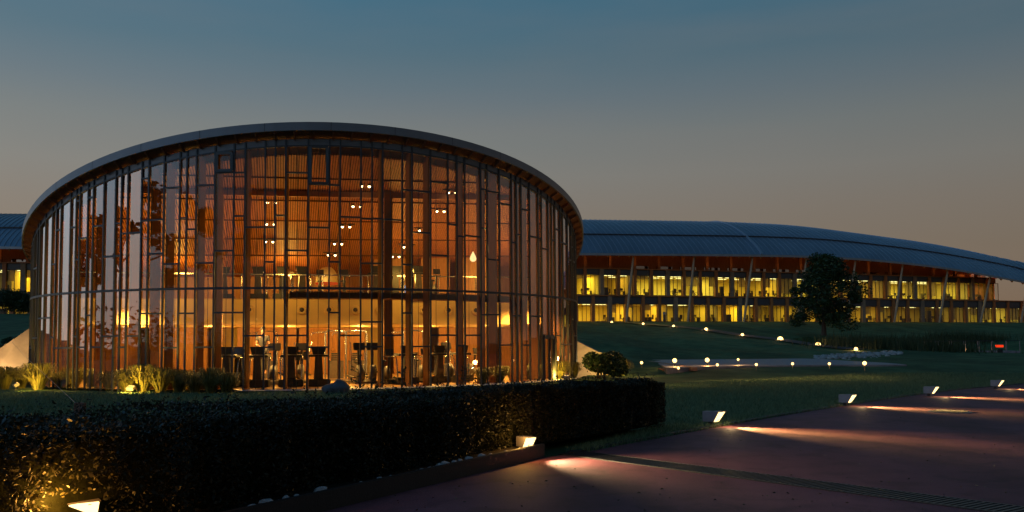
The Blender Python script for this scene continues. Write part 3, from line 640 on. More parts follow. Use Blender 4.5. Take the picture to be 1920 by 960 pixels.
def elliptical():
    r = empty('cross_trainer', (0, 0, 0))
    mb = MB(); mb.box((0, .75, .07), (.5, 1.7, .07)); mb.lathe([(0, -.12), (.32, -.1), (.34, 0), (.32, .1), (0, .12)], 18, (0, .1, .42), (1, 0, 0)); mb.build('base', M['dkgrey'], r)
    mb = MB(); mb.tube([(0, .25, .3), (0, .3, 1.35)], .06, 8); mb.build('column', M['black'], r)
    mb = MB(); mb.box((0, .26, 1.44), (.46, .07, .3), mtx=Matrix.Rotation(-.3, 3, 'X')); mb.build('console', M['black'], r, bevel=.02)
    for s in (-1, 1):
        mb = MB(); mb.tube([(s*.26, .35, .5), (s*.28, .38, 1.2), (s*.30, .55+.15*s, 1.62)], .022, 6); mb.build('arm', M['chrome'], r)
        mb = MB(); mb.bar((s*.17, .3, .35+.1*s), (s*.17, 1.2, .3), .12, .05); mb.build('pedal', M['black'], r)
    return r
def cable_tower():
    r = empty('cable_machine', (0, 0, 0))
    mb = MB()
    for x in (-.42, .42): mb.tube([(x, 0, .04), (x, 0, 2.0), (x*.9, 0, 2.08), (0, 0, 2.1)], .035, 8)
    mb.bar((-.55, 0, .05), (.55, 0, .05), .3, .07); mb.tube([(-.4, 0, 2.05), (-.95, .1, 2.0), (-1.0, .12, 1.9)], .028, 6); mb.build('frame', M['chrome'], r)
    mb = MB()
    for i in range(12): mb.box((0, 0, .2+i*.085), (.36, .16, .075))
    mb.build('weight_stack', M['black'], r)
    mb = MB(); mb.prism([(-.33, .1), (.33, .1), (.33, .85), (-.33, .85)], lambda u, v: (u, -.12, v), lambda u, v: (u, -.10, v)); mb.build('guard', M['dkgrey'], r)
    mb = MB(); mb.tube([(-.98, .12, 1.9), (-.98, .12, 1.4)], .006, 4); mb.lathe([(.07, 0), (.085, .012), (.07, .024)], 12, (-.98, .12, 1.32), (0, 1, 0)); mb.build('pulley_handle', M['black'], r)
    return r
P0 = dict(treadmill=treadmill(), exercise_bike=bike(), cross_trainer=elliptical(), cable_machine=cable_tower()); used = set()
GYM = [('treadmill', 427, 10.1, 'ground', 'half hidden by grass clumps at the left end of the machine row'),
       ('treadmill', 449, 9.6, 'ground', 'second from the left of the front row behind the mullions'),
       ('treadmill', 484, 10.3, 'ground', 'in front of the standing person'),
       ('treadmill', 546, 10.3, 'ground', 'with a wide screen just behind it, left of the middle'),
       ('treadmill', 597, 10.2, 'ground', 'directly above the dark boulder outside'),
       ('cross_trainer', 563, 8.0, 'ground', 'behind the front treadmills left of the middle'),
       ('cross_trainer', 677, 9.2, 'ground', 'left of the thick timber column at the middle'),
       ('cross_trainer', 700, 9.0, 'ground', 'right of the thick timber column at the middle'),
       ('exercise_bike', 729, 9.9, 'ground', 'on a slim post right of the timber column'),
       ('treadmill', 762, 10.1, 'ground', 'tall and narrow seen, right of the exercise bike'),
       ('exercise_bike', 795, 9.4, 'ground', 'in front of the pale doorway on the right'),
       ('treadmill', 822, 10.0, 'ground', 'with its pale handrails catching the light on the right'),
       ('cross_trainer', 843, 9.3, 'ground', 'second from the right end of the row'),
       ('treadmill', 866, 9.9, 'ground', 'in a narrow bay near the right end of the row'),
       ('exercise_bike', 890, 9.2, 'ground', 'last machine on the right above the dark grasses'),
       ('cross_trainer', 512, 8.4, 'ground', 'just right of the standing person'),
       ('cable_machine', 629, 5.6, 'ground', 'left of the hanging ring under the balcony'),
       ('cable_machine', 668, 5.6, 'ground', 'beside the middle column under the balcony'),
       ('cable_machine', 775, 5.0, 'ground', 'in front of the pale doorway under the balcony'),
       ('cable_machine', 500, 5.2, 'ground', 'far back behind the standing person'),
       ('treadmill', 420, 4.2, 'upper', 'leftmost behind the reflections'),
       ('treadmill', 484, 4.2, 'upper', 'behind the left bright window reflection'),
       ('treadmill', 530, 4.2, 'upper', 'third from the left'),
       ('treadmill', 566, 4.2, 'upper', 'left of the egg shaped lamp'),
       ('exercise_bike', 600, 4.0, 'upper', 'in front of the egg shaped lamp'),
       ('exercise_bike', 646, 4.0, 'upper', 'right of the egg shaped lamp'),
       ('treadmill', 706, 4.2, 'upper', 'right of the dark timber column'),
       ('treadmill', 741, 4.2, 'upper', 'left of the small blue screen'),
       ('treadmill', 784, 4.2, 'upper', 'right of the small blue screen'),
       ('exercise_bike', 818, 4.0, 'upper', 'at the right end')]
for kind, px, r, lvl, lb in GYM:
    if lvl == 'ground':
        if kind == 'cable_machine': p = at(px, 700, BC.y-r); p.z = .05
        else: ph_, _ = hit(px, 690, r); p = cyl(ph_, r, .05)
        z = .05
    else: p = at(px, 535, BC.y-r-.4); z = MZ+.045
    o = P0[kind] if kind not in used else copy_tree(P0[kind]); used.add(kind)
    q = p-BC; face = math.atan2(q.y, q.x)+math.pi/2 if lvl == 'ground' and kind != 'cable_machine' else math.atan2(DV.y, DV.x)+math.pi/2
    o.scale = (.94, .94, .94); o.location = (p.x, p.y, z); o.rotation_euler = (0, 0, face+random.uniform(-.12, .12))
    nm = kind.replace('_', ' '); tag(o, ('%s, %s' if lvl == 'ground' else 'upstairs %s, %s') % (nm, lb), nm, 'gym machines on the %s floor' % lvl)
# wide wall screen and small blue screen
ws = empty('wall_screen', at(560, 667, 31.2)); tag(ws, 'wide black screen with a small white readout behind the treadmills', 'screen')
mb = MB(); mb.box((0, 0, .0), (.62, .06, .32), math.atan2(NV.y, NV.x)); mb.build('housing', M['black'], ws)
mb = MB(); mb.box(DV*.034+Vector((-.02, 0, .02)), (.2, .01, .05), math.atan2(NV.y, NV.x)); mb.build('readout', emis('readout', (.8, .9, 1), .6), ws)
mb = MB(); mb.box((0, 0, -.75), (.06, .05, 1.2)); mb.build('stand', M['black'], ws)
p = at(763, 545, BC.y-5.0); bs = empty('blue_screen', (p.x, p.y, MZ+.04)); tag(bs, 'small glowing blue screen standing on the upper floor', 'screen')
mb = MB(); mb.box((0, 0, .55), (.05, .05, 1.0)); mb.build('stand', M['black'], bs)
mb = MB(); mb.box((0, 0, .40), (.2, .05, .34), math.atan2(NV.y, NV.x)); mb.build('housing', M['black'], bs)
mb = MB(); mb.box(DV*.03+Vector((0, 0, .40)), (.17, .01, .30), math.atan2(NV.y, NV.x)); mb.build('display', emis('bluedisplay', (.35, .5, 1), 1.0), bs)
# person
def skin_mesh(name, verts, edges, radii, m, parent=None, sub=2):
    me = bpy.data.meshes.new(name); me.from_pydata(verts, edges, []); o = bpy.data.objects.new(name, me); col.objects.link(o)
    md = o.modifiers.new('s', 'SKIN'); sd_ = me.skin_vertices[0].data
    for i, r in enumerate(radii): sd_[i].radius = (r, r) if not isinstance(r, tuple) else r
    sd_[0].use_root = True
    s2 = o.modifiers.new('d', 'SUBSURF'); s2.levels = sub; s2.render_levels = sub
    dg = bpy.context.evaluated_depsgraph_get(); nm = bpy.data.meshes.new_from_object(o.evaluated_get(dg)); bpy.data.objects.remove(o)
    nm.name = name; nm.materials.clear(); nm.materials.append(m); nm.polygons.foreach_set('use_smooth', [True]*len(nm.polygons))
    o = bpy.data.objects.new(name, nm); col.objects.link(o)
    if parent: o.parent = parent
    return o
pp = at(492, 700, 31.6); per = empty('person', (pp.x, pp.y, .38), .35); tag(per, 'person in dark sportswear with short dark hair standing on a machine', 'person')
bv = [(0, 0, .93), (0, 0, 1.12), (0, .01, 1.35), (0, .0, 1.46), (0, -.02, 1.54), (0, -.03, 1.64), (0, -.02, 1.72),
      (-.10, 0, .90), (-.11, -.05, .48), (-.11, .02, .08), (-.11, -.10, .03), (.10, 0, .90), (.11, .06, .48), (.11, .12, .08), (.11, .0, .03),
      (-.19, 0, 1.40), (-.24, -.05, 1.12), (-.20, -.30, 1.08), (-.19, -.38, 1.10), (.19, 0, 1.40), (.25, -.04, 1.12), (.20, -.28, 1.12), (.19, -.36, 1.15)]
be = [(0, 1), (1, 2), (2, 3), (3, 4), (4, 5), (5, 6), (0, 7), (7, 8), (8, 9), (9, 10), (0, 11), (11, 12), (12, 13), (13, 14), (2, 15), (15, 16), (16, 17), (17, 18), (2, 19), (19, 20), (20, 21), (21, 22)]
br = [(.15, .11), (.135, .10), (.16, .11), .07, .06, (.075, .095), (.06, .075), .085, .062, .042, .038, .085, .062, .042, .038, .065, .046, .034, .035, .065, .046, .034, .035]
skin_mesh('body', bv, be, br, M['skin'], per)
skin_mesh('shirt', [(0, 0, .95), (0, 0, 1.12), (0, .01, 1.36), (-.19, 0, 1.40), (-.225, -.03, 1.22), (.19, 0, 1.40), (.228, -.03, 1.22)], [(0, 1), (1, 2), (2, 3), (3, 4), (2, 5), (5, 6)], [(.165, .125), (.15, .115), (.175, .125), .08, .064, .08, .064], M['shirt'], per)
skin_mesh('trousers', [(0, 0, .94), (-.10, 0, .88), (-.11, -.05, .48), (-.11, .01, .14), (.10, 0, .88), (.11, .06, .48), (.11, .11, .14)], [(0, 1), (1, 2), (2, 3), (0, 4), (4, 5), (5, 6)], [(.165, .12), .1, .075, .06, .1, .075, .06], M['trousers'], per)
mb = MB(); mb.lathe([(.083, 0), (.095, .05), (.08, .10), (.04, .13), (0, .14)], 14, (0, -.012, 1.655)); mb.build('hair', M['hair'], per)
# ------------------------------------------------------------------ wing walls beside the round building
def wing(name, pts, thick, label, seam=None):
    o = empty(name, pts[0][0]); mb = MB(); base = [Vector((p.x, p.y, 0)) for p, _ in pts]
    d = (base[-1]-base[0]).normalized(); n3 = Vector((-d.y, d.x, 0))*thick
    n = len(pts); V = []
    for (p, z) in pts: V += [Vector((p.x, p.y, -.2)), Vector((p.x, p.y, z)), Vector((p.x, p.y, z))+n3, Vector((p.x, p.y, -.2))+n3]
    F = []
    for i in range(n-1):
        for j in range(4): F.append((i*4+j, i*4+(j+1) % 4, (i+1)*4+(j+1) % 4, (i+1)*4+j))
    F += [(0, 1, 2, 3), tuple((n-1)*4+j for j in (3, 2, 1, 0))]
    mb.poly(V, F); mb.build('wall_panel', M['concrete'], o, tuple(pts[0][0])); return tag(o, label, 'wall')
def ptz(px, py, Y): p = at(px, py, Y); return (Vector((p.x, p.y, 0)), p.z)
wing('wing_wall', [ptz(66, 610, 37.2), ptz(0, 655, 36.6), ptz(-120, 705, 35.8)], .35, 'tan concrete wing wall with sloping top, left of the glass building')
wing('wing_wall', [ptz(1078, 638, 38.6), ptz(1122, 660, 38.2), ptz(1160, 668, 38.0)], .35, 'pale lit concrete wing wall with sloping top, right of the glass building')
p = at(20, 712, 35.0); light('SPOT', (p.x-.6, p.y, .25), 330, (1, .62, .25), None, .08, rot=aim((.35, 1, .55)), spot=(R_(130), .8), name='wall_light')
p = at(1092, 690, 36.6); light('SPOT', (p.x, p.y, .3), 170, (1, .68, .28), None, .08, rot=aim((.15, 1, .5)), spot=(R_(130), .8), name='wall_light')
# ------------------------------------------------------------------ MAIN BUILDING
mbo = empty('main_building', fpt(1300, 0, FB)[0]); tag(mbo, 'long two storey office building with lit windows under a wave shaped zinc roof', 'building'); MO = tuple(mbo.location)
def eave_y(px): return np.interp(px, [-400, 0, 60, 1090, 1250, 1400, 1500, 1602, 1665, 1780, 1850, 1920, 2050, 2300], [459, 462, 462.5, 474.5, 475.5, 477, 478.5, 483, 488, 501, 514, 527, 552, 600])
def top_y(px): return np.interp(px, [-400, 0, 60, 1090, 1200, 1350, 1500, 1602, 1752, 1850, 1920, 2050, 2300], [401, 403, 403.5, 413.5, 415, 417, 423.5, 437, 457, 477, 491, 517, 565])
EO = 4.2
def smoothed(f, px, s=45): return sum(f(px+k*s/2) for k in (-2, -1, 0, 1, 2))/5
SEC = [(0, 0), (.07, .14), (.17, .29), (.30, .45), (.31, .475), (.42, .60), (.56, .74), (.70, .85), (.84, .935), (1.0, 1.0), (1.25, 1.045), (1.55, 1.02), (1.9, .90), (2.3, .70)]
def roofpt(px, k, dz=0):
    q, t, nrm = fpt(px, EO); Y = q.y; pe = CX+FPX*q.x/Y; ez = at(pe, smoothed(eave_y, pe), Y).z; ds = float(np.interp(px, [1893, 1950], [1, .22]))
    q2 = q-nrm*11.0*ds; pt = CX+FPX*q2.x/q2.y; d = at(pt, smoothed(top_y, pt), q2.y).z+.45*ds; rise = max(1.5, d-ez)
    base, _, nrm = fpt(px, EO); s, h = SEC[k]
    return base - nrm*(s*13.0*ds) + Vector((0, 0, ez+h*rise+dz))
RP = list(range(-340, 2261, 20)); rf = MB(); ne = len(SEC)
grid = [[roofpt(px, k) for k in range(ne)] for px in RP]
V = [p for row in grid for p in row]; F = [(i*ne+k, (i+1)*ne+k, (i+1)*ne+k+1, i*ne+k+1) for i in range(len(RP)-1) for k in range(ne-1)]
rf.poly(V, F, True); ro = rf.build('roof', M['zinc'], mbo, MO)
sl = MB()
for i in range(len(RP)-1):
    if RP[i] > 110 and RP[i] < 900: continue
    for j in range(2):
        t = j/2; 
        for k in range(9):
            up = Vector((0, 0, .04)); a = grid[i][k].lerp(grid[i+1][k], t)+up; b = grid[i][k+1].lerp(grid[i+1][k+1], t)+up; sl.bar(a, b, .05, .07)
so_ = sl.build('standing_seams', M['seam'], None, MO); so_.parent = ro
sl = MB()
for i in range(len(RP)-1): a, b = grid[i][4]+Vector((0, 0, .05)), grid[i+1][4]+Vector((0, 0, .05)); sl.bar(a, b, .16, .16)
so_ = sl.build('snow_rail', M['iron'], None, MO); so_.parent = ro
sl = MB(); 
for k in range(11): sl.bar(roofpt(1402, k, .1), roofpt(1402, k+1, .1), .35, .16)
so_ = sl.build('expansion_joint', M['seam'], None, MO); so_.parent = ro
ev = MB(); sfm = MB(); raf = MB()
for i in range(len(RP)-1):
    a, b = grid[i][0], grid[i+1][0]; dn_ = Vector((0, 0, -.32)); ev.quad(a, b, b+dn_, a+dn_)
    P = []
    for kk in range(0, ne):
        pa, pb = grid[i][kk]+Vector((0, 0, -.32)), grid[i+1][kk]+Vector((0, 0, -.32)); P.append((pa, pb))
    for (a0, b0), (a1, b1) in zip(P[:-1], P[1:]): sfm.quad(a0, b0, b1, a1)
    if not (110 < RP[i] < 900):
        for (a0, b0), (a1, b1) in zip(P[:5], P[1:6]): raf.bar(a0+Vector((0, 0, -.14)), a1+Vector((0, 0, -.14)), .16, .28)
ev.build('eave_fascia', M['eave'], mbo, MO); sfm.build('roof_soffit', M['soffit'], mbo, MO); raf.build('rafters', M['gluelam'], mbo, MO)
SEGS = [(-330, 110), (1010, 1868)]
Z1, Z2, Z3 = 8.4, 12.4, 14.6
UEND = 1868
def run(mb, p0, p1, d0, d1, z0, z1, step=30):
    n = max(1, int(abs(p1-p0)/step)); X = [p0+(p1-p0)*i/n for i in range(n+1)]
    for a, b in zip(X[:-1], X[1:]):
        P = [fpt(x, d, z)[0] for x in (a, b) for d in (d0, d1) for z in (z0, z1)]
        mb.poly(P, [(0, 1, 3, 2), (4, 6, 7, 5), (0, 4, 5, 1), (2, 3, 7, 6), (0, 2, 6, 4), (1, 5, 7, 3)])
for p0, p1, up in ((-330, 110, 1), (900, 1868, 1), (1868, 2250, 0)):
    for nm, d0, d1, z0, z1, m in (('spandrel_band', -.25, .12, 7.2, 8.28, M['spandrel']), ('timber_rail', -.3, .42, 8.30, 8.46, M['gluelam']), ('floor_slab', -9, -.26, 7.9, 8.35, M['officefloor']), ('office_ceiling', -9, -.27, 7.35, 7.45, M['officeceil']), ('office_wall', -9.3, -9.0, FB, 8.3, M['office']), ('ground_slab', -9.3, .5, FB-.6, FB+.04, M['greycol'])):
        mb = MB(); run(mb, p0, p1, d0, d1, z0, z1); mb.build(nm, m, mbo, MO)
    if up:
        for nm, d0, d1, z0, z1, m in (('spandrel_band', -.25, .10, 11.5, 12.28, M['spandrel']), ('timber_rail', -.3, .42, 12.30, 12.46, M['gluelam']), ('office_ceiling', -9, -.27, 11.6, 11.7, M['officeceil']), ('floor_slab', -9, -.26, 12.0, 12.3, M['officefloor']), ('office_wall', -9.3, -9.0, 8.4, 12.3, M['office'])):
            mb = MB(); run(mb, p0, p1, d0, d1, z0, z1); mb.build(nm, m, mbo, MO)
for p0, p1 in ((-330, 110), (900, 1850)):
    mb = MB(); n = 40
    for i in range(n):
        x0, x1 = p0+(p1-p0)*i/n, p0+(p1-p0)*(i+1)/n; za, zb = roofpt(x0, 5).z-.9, roofpt(x1, 5).z-.9
        if min(za, zb) < 12.6: continue
        a, b = fpt(x0, -2.9, 12.47)[0], fpt(x1, -2.9, 12.47)[0]; mb.quad(a, b, Vector((b.x, b.y, zb)), Vector((a.x, a.y, za)))
    mb.build('clerestory_wall', M['gluelam'], mbo, MO)
# end walls
for px, z0, z1 in ((1868, 8.4, 12.3), (900, FB, 12.3), (110, FB, 12.3)):
    mb = MB(); a, b = fpt(px, -.26, 0)[0], fpt(px, -9.2, 0)[0]; mb.bar(a+Vector((0, 0, (z0+z1)/2)), b+Vector((0, 0, (z0+z1)/2)), .2, z1-z0); mb.build('end_wall', M['gluelam'], mbo, MO)
cabs = []
def window(pa, pb, z0, z1, kdiv):
    a, t, nrm = fpt(pa, 0); b, _, _ = fpt(pb, 0); f = MB()
    for i in range(kdiv+1):
        p = a.lerp(b, i/kdiv); f.bar(p+Vector((0, 0, z0)), p+Vector((0, 0, z1)), .08, .08)
    for z in (z0+.05, z1-.05): f.bar(a+Vector((0, 0, z)), b+Vector((0, 0, z)), .08, .08)
    fo_ = f.build('window', M['ventframe'], mbo, MO); g_ = MB(); o = -nrm*.05
    g_.quad(a+o+Vector((0, 0, z0+.05)), b+o+Vector((0, 0, z0+.05)), b+o+Vector((0, 0, z1-.05)), a+o+Vector((0, 0, z1-.05))); go_ = g_.build('pane', M['glass2'], None, MO); go_.parent = fo_
    rv = r7.random()
    if rv < .34:      # a roller blind, part way down
        bl_ = MB(); o = -nrm*.16; zb_ = z1-(z1-z0)*r7.choice((.2, .35, .5, .8)); s0, s1 = r7.choice(((0, 1), (0, .5), (.5, 1), (0, .34), (.66, 1))); pa_, pb_ = a.lerp(b, s0)+o, a.lerp(b, s1)+o
        bl_.quad(pa_+Vector((0, 0, zb_)), pb_+Vector((0, 0, zb_)), pb_+Vector((0, 0, z1-.05)), pa_+Vector((0, 0, z1-.05))); bo_ = bl_.build('blind', M['blind'], None, MO); bo_.parent = fo_
    elif rv < .5:
        bl_ = MB(); o = -nrm*.7; c_ = a.lerp(b, r7.uniform(.25, .75))+o; hh_ = r7.uniform(1.0, 2.1); t_ = (b-a).normalized(); bl_.box(c_+Vector((0, 0, z0+hh_/2)), (r7.uniform(.5, 1.1), .4, hh_), math.atan2(t_.y, t_.x)); cabs.append(bl_)
r7 = random.Random(21)
BAY = 31.5
def colm(px, z0, z1, wd, dp, m, name='timber_column', d=.0):
    mb = MB(); p, t, nrm = fpt(px, d); mb.box(p+Vector((0, 0, (z0+z1)/2)), (wd, dp, z1-z0), math.atan2(t.y, t.x)); mb.build(name, m, mbo, MO)
deskpos = []
for fl, (z0, z1, shift) in enumerate(((FB+.04, 7.2, 15), (8.47, 11.5, 0))):
    for p0, p1 in ((-64, 90), (905, 1864 if fl else 1990)):
        px = p0+shift; k = 0
        while px < p1:
            k += 1; bay = BAY*(122/zfac(px)); hw = .32
            wide = k % 4 == 0
            zt_ = z1+.02 if fl == 0 else 13.9
            zt_ = min(zt_, at(px, eave_y(px), zfac(px)).z-.2)
            colm(px, z0-.02, z1+(1.08 if fl == 0 else .78), .62 if wide else .46, .55, M['greycol'] if wide else M['gluelam'], 'concrete_column' if wide else 'timber_column', .08)
            pw = (hw/zfac(px))*FPX
            if px+bay-pw < p1+12: window(px+pw, px+bay-pw, z0, z1, 3 if r7.random() < .6 else 2); deskpos.append((px+bay*.5, z0, fl))
            px += bay
for c_ in cabs:
    p = Vector(c_.v[0]); zb_ = min(v[2] for v in c_.v); o = empty('cabinet', (p.x, p.y, zb_)); c_.build('carcass', M['dkgrey'], o, (p.x, p.y, zb_)); tag(o, 'dark cupboard standing just behind a lit office window', 'cabinet', 'cupboards behind the lit windows')
# tall roof posts in the clerestory
for p0, p1 in ((-60, 90), (910, 1850)):
    px = p0
    while px < p1:
        zt_ = roofpt(px, 3).z-.5
        if zt_ > 12.9: colm(px, 12.47, zt_, .4, .4, M['gluelam'], 'roof_post', -.6)
        mbw = MB(); a, t, nrm = fpt(px+8, -2.72); b, _, _ = fpt(px+38, -2.72)
        if zt_ > 13.2 and r7.random() < .7:
            zw = 12.55; mbw.quad(a+Vector((0, 0, zw)), b+Vector((0, 0, zw)), b+Vector((0, 0, zw+.62)), a+Vector((0, 0, zw+.62))); mbw.build('clerestory_window', glass_mat('clereglass', 3, (.3, .3, .3), .25) if 'clereglass' not in bpy.data.materials else bpy.data.materials['clereglass'], mbo, MO)
        px += 47*(122/zfac(px))
# slanted poles
for (tx, ty, bx, by) in ((1171, 478, 1156, 601), (1283, 478.5, 1269, 602), (1390.6, 480, 1372, 603), (1489, 483, 1469, 604), (1580, 485, 1560, 605), (1667.5, 491, 1648, 606), (1751, 500, 1731, 606), (1829, 513, 1806, 606), (1899, 526, 1881, 606), (1975, 542, 1958, 606), (-30, 464, -45, 606)):
    a, _, _ = fpt(bx, EO-.9, FB-.15); t_, _, _ = fpt(tx, EO-.9, 0); t_.z = at(tx, ty, t_.y).z-.1
    mb = MB(); mb.tube([a, a.lerp(t_, .5), t_], [.17, .21, .15], 10); mb.build('slanted_pole', M['pole'], mbo, MO)
# office ceiling strips (lit) and lamps
for fl, zc in ((0, 7.3), (1, 11.55)):
    for p0, p1 in ((-330, 100), (905, 1860 if fl else 2200)):
        for dd_ in (-2.2, -5.0):
            mb = MB(); n = int((p1-p0)/26)
            for i in range(n):
                if r7.random() < .78: run(mb, p0+i*26+3, p0+i*26+22, dd_-.12, dd_+.12, zc-.02, zc+.03, 40)
            mb.build('ceiling_strip_lights', M['tube'], mbo, MO)
        ROOMS = []
        px = p0
        while px < p1: n_r = min(p1, px+r7.choice((63, 94, 94, 126, 158))); ROOMS.append((px, n_r)); px = n_r
        mb = MB()
        for px, n_r in ROOMS:
            a, b = fpt(px, -.4, 0)[0], fpt(px, -9, 0)[0]; zf_ = FB if fl == 0 else 8.4; mb.bar(a+Vector((0, 0, (zf_+zc)/2)), b+Vector((0, 0, (zf_+zc)/2)), .12, zc-zf_)
        mb.build('office_partition', M['office'], mbo, MO)
        nL = len(ROOMS)
        for i in range(nL):
            px = (ROOMS[i][0]+ROOMS[i][1])/2; p, t, nrm = fpt(px, -4.2, zc-.12); wl = (ROOMS[i][1]-ROOMS[i][0])/FPX*zfac(px)
            light('AREA', p-Vector(MO), wl*r7.choice((8, 22, 38, 52, 70, 95)), r7.choice(((1, .70, .06), (1, .64, .05), (1, .78, .12), (1, .58, .05))), mbo, size=(wl*.9, 3.0), rot=(0, 0, math.atan2(t.y, t.x)), name='office_light')
# warm wash on the soffit from lamps on the upper rail
for px in list(range(910, 1880, 60))+[-40, 20]:
    p, t, nrm = fpt(px, 1.0, 12.7); light('AREA', p-Vector(MO), 16, (1, .42, .10), mbo, size=(3.2, .3), rot=(math.pi, 0, math.atan2(t.y, t.x)), name='soffit_light')
p, t, nrm = fpt(1884, -4, 8.75); light('AREA', p-Vector(MO), 900, (1, .42, .10), mbo, size=(4, 9), rot=(math.pi, 0, math.atan2(t.y, t.x)), name='soffit_light')
# desks in the offices
dk = empty('office_desk', (0, 0, 0)); mb = MB(); mb.box((0, 0, .72), (1.5, .75, .05))
for x in (-.7, .7): mb.box((x, 0, .35), (.05, .65, .7))
mb.build('table', M['dkgrey'], dk)
mb = MB(); mb.box((-.2, .05, 1.02), (.55, .06, .36)); mb.box((-.2, .05, .8), (.06, .05, .16)); mb.build('monitor', M['black'], dk)
mb = MB(); mb.box((.25, -.75, .48), (.5, .5, .1)); mb.box((.25, -.98, .85), (.46, .08, .62)); mb.tube([(.25, -.75, .05), (.25, -.75, .45)], .04, 6); mb.box((.25, -.75, .05), (.5, .08, .06)); mb.build('chair', M['black'], dk)
dfirst = True
for px, z0, fl in deskpos:
    if r7.random() < .22: continue
    p, t, nrm = fpt(px+r7.uniform(-6, 6), -r7.uniform(1.6, 3.2), z0); o = dk if dfirst else copy_tree(dk); dfirst = False
    o.location = p; o.rotation_euler = (0, 0, math.atan2(t.y, t.x)+r7.choice((0, math.pi, 1.57, -1.57))+r7.uniform(-.2, .2))
    tag(o, 'dark desk with monitor and chair behind a lit office window', 'desk', 'office desks behind the lit windows')
# ------------------------------------------------------------------ lawn lamps beside the red path
def box_lamp():
    r = empty('box_lamp', (0, 0, 0))        # slanted lit end faces +X
    prof = [(-.17, .09), (.07, .09), (.19, .27), (-.17, .27)]
    mb = MB(); mb.prism([(-.17, .09), (.035, .09), (.13, .27), (-.17, .27)], lambda u, v: (u, -.085, v), lambda u, v: (u, .085, v)); mb.build('housing', M['lampbody'], r, bevel=.004)
    mb = MB(); mb.prism([(.037, .093), (.068, .093), (.185, .262), (.132, .262)], lambda u, v: (u, -.082, v), lambda u, v: (u, .082, v)); mb.build('lens', M['lamplens'], r)
    mb = MB(); mb.prism([(.0, .268), (.19, .268), (.20, .276), (0, .276)], lambda u, v: (u, -.09, v), lambda u, v: (u, .09, v)); mb.build('hood', M['lampbody'], r)
    mb = MB(); mb.prism([(.045, .10), (.062, .10), (.165, .255), (.147, .255)], lambda u, v: (u+.012, -.008, v), lambda u, v: (u+.012, .008, v)); mb.build('glazing_bar', M['iron'], r)
    mb = MB(); mb.box((-.05, 0, .05), (.08, .06, .10)); mb.box((-.05, 0, .012), (.2, .14, .02)); mb.build('foot', M['iron'], r)
    return r
bl = box_lamp(); LAMPS = []
nm_ = ['nearest the hedge end', 'second along the lawn edge', 'third along the lawn edge', 'farthest, at the right edge of the picture']
for k, (px, py) in enumerate(((1338, 800), (1589, 762), (1746, 744), (1870, 729.5))):
    p = gnd(px, py); o = bl if k == 0 else copy_tree(bl); o.location = (p.x, p.y, .0); o.rotation_euler = (0, 0, -.62)
    tag(o, 'grey box lamp with slanted lit end, '+nm_[k], 'lamp', 'box lamps along the lawn edge')
    light('SPOT', (p.x+.17, p.y-.15, .20), 1200, (1, .62, .20), None, .03, rot=aim((.75, -.76, -.15)), spot=(R_(66), 1.0), name='path_light')
    light('SPOT', (p.x+.17, p.y-.15, .22), 1700, (1, .60, .19), None, .03, rot=aim((.75, -.76, -.075)), spot=(R_(26), 1.0), name='path_light')
    light('POINT', (p.x+.24, p.y-.24, .15), 6, (1, .66, .28), None, .03, name='path_light')
p = gnd(985, 849, .15); o = copy_tree(bl); q = KB-kd*.24+kn*.15; o.location = (q.x, q.y, .10); o.rotation_euler = (0, 0, -.95); o.scale = (.72, .8, .72)
tag(o, 'brightly lit box lamp on the kerb in front of the hedge, beside the drain', 'lamp', 'box lamps at the foot of the hedge')
light('SPOT', (q.x+.13, q.y-.16, .30), 420, (1, .70, .32), None, .04, rot=aim((1, -.45, -.22)), spot=(R_(105), .9), name='path_light')
HL = [Vector(q)]; light('POINT', (q.x-.05, q.y-.25, .36), 14, (1, .50, .10), None, .03, name='path_light')
q = at(150, 948, 6.2); HL.append(Vector(q)); o = copy_tree(bl); o.location = (q.x, q.y, .12); o.rotation_euler = (0, 0, -.95); o.scale = (1, 1.2, .95)
tag(o, 'glaring box lamp at the bottom left, at the foot of the hedge', 'lamp', 'box lamps at the foot of the hedge')
light('POINT', (q.x+.05, q.y-.42, .44), 34, (1, .42, .06), None, .04, name='path_light')
# ------------------------------------------------------------------ boardwalk, steps, upper path
def ribbon(name, L1, L2, m, dz=.05, kind='structure'):
    mb = MB()
    for (a, b), (c, d) in zip(zip(L1[:-1], L1[1:]), zip(L2[:-1], L2[1:])): mb.quad(a+Vector((0, 0, dz)), b+Vector((0, 0, dz)), d+Vector((0, 0, dz)), c+Vector((0, 0, dz)))
    return tag(mb.build(name, m), kind=kind)
far_ = [gnd(px, py, .36) for px, py in ((1222, 674.5), (1300, 674), (1400, 673.2), (1500, 672.2), (1540, 673), (1590, 676.5), (1660, 680))]
near_ = [gnd(px, py, .36) for px, py in ((1250, 690), (1310, 688), (1400, 686), (1500, 684.8), (1580, 684), (1640, 684), (1700, 683.5))]
mb = MB()
for i in range(6):
    a, b, c, d = far_[i], far_[i+1], near_[i+1], near_[i]; dn_ = Vector((0, 0, -.5)); mb.quad(a, b, c, d); mb.quad(d, c, c+dn_, d+dn_); mb.quad(a, b, b+dn_, a+dn_)
mb.quad(far_[0], near_[0], near_[0]+Vector((0, 0, -.5)), far_[0]+Vector((0, 0, -.5)))
tag(mb.build('boardwalk', M['deck']), kind='structure')
st = empty('timber_steps', gnd(1230, 688, .2)); tag(st, 'broad low steps with brown timber edges at the left end of the boardwalk', 'steps')
SO = tuple(st.location)
lines = [((1219, 677.5), (1303, 689.5), .36), ((1180, 683), (1262, 694), .24), ((1180, 692), (1205, 696.5), .12)]
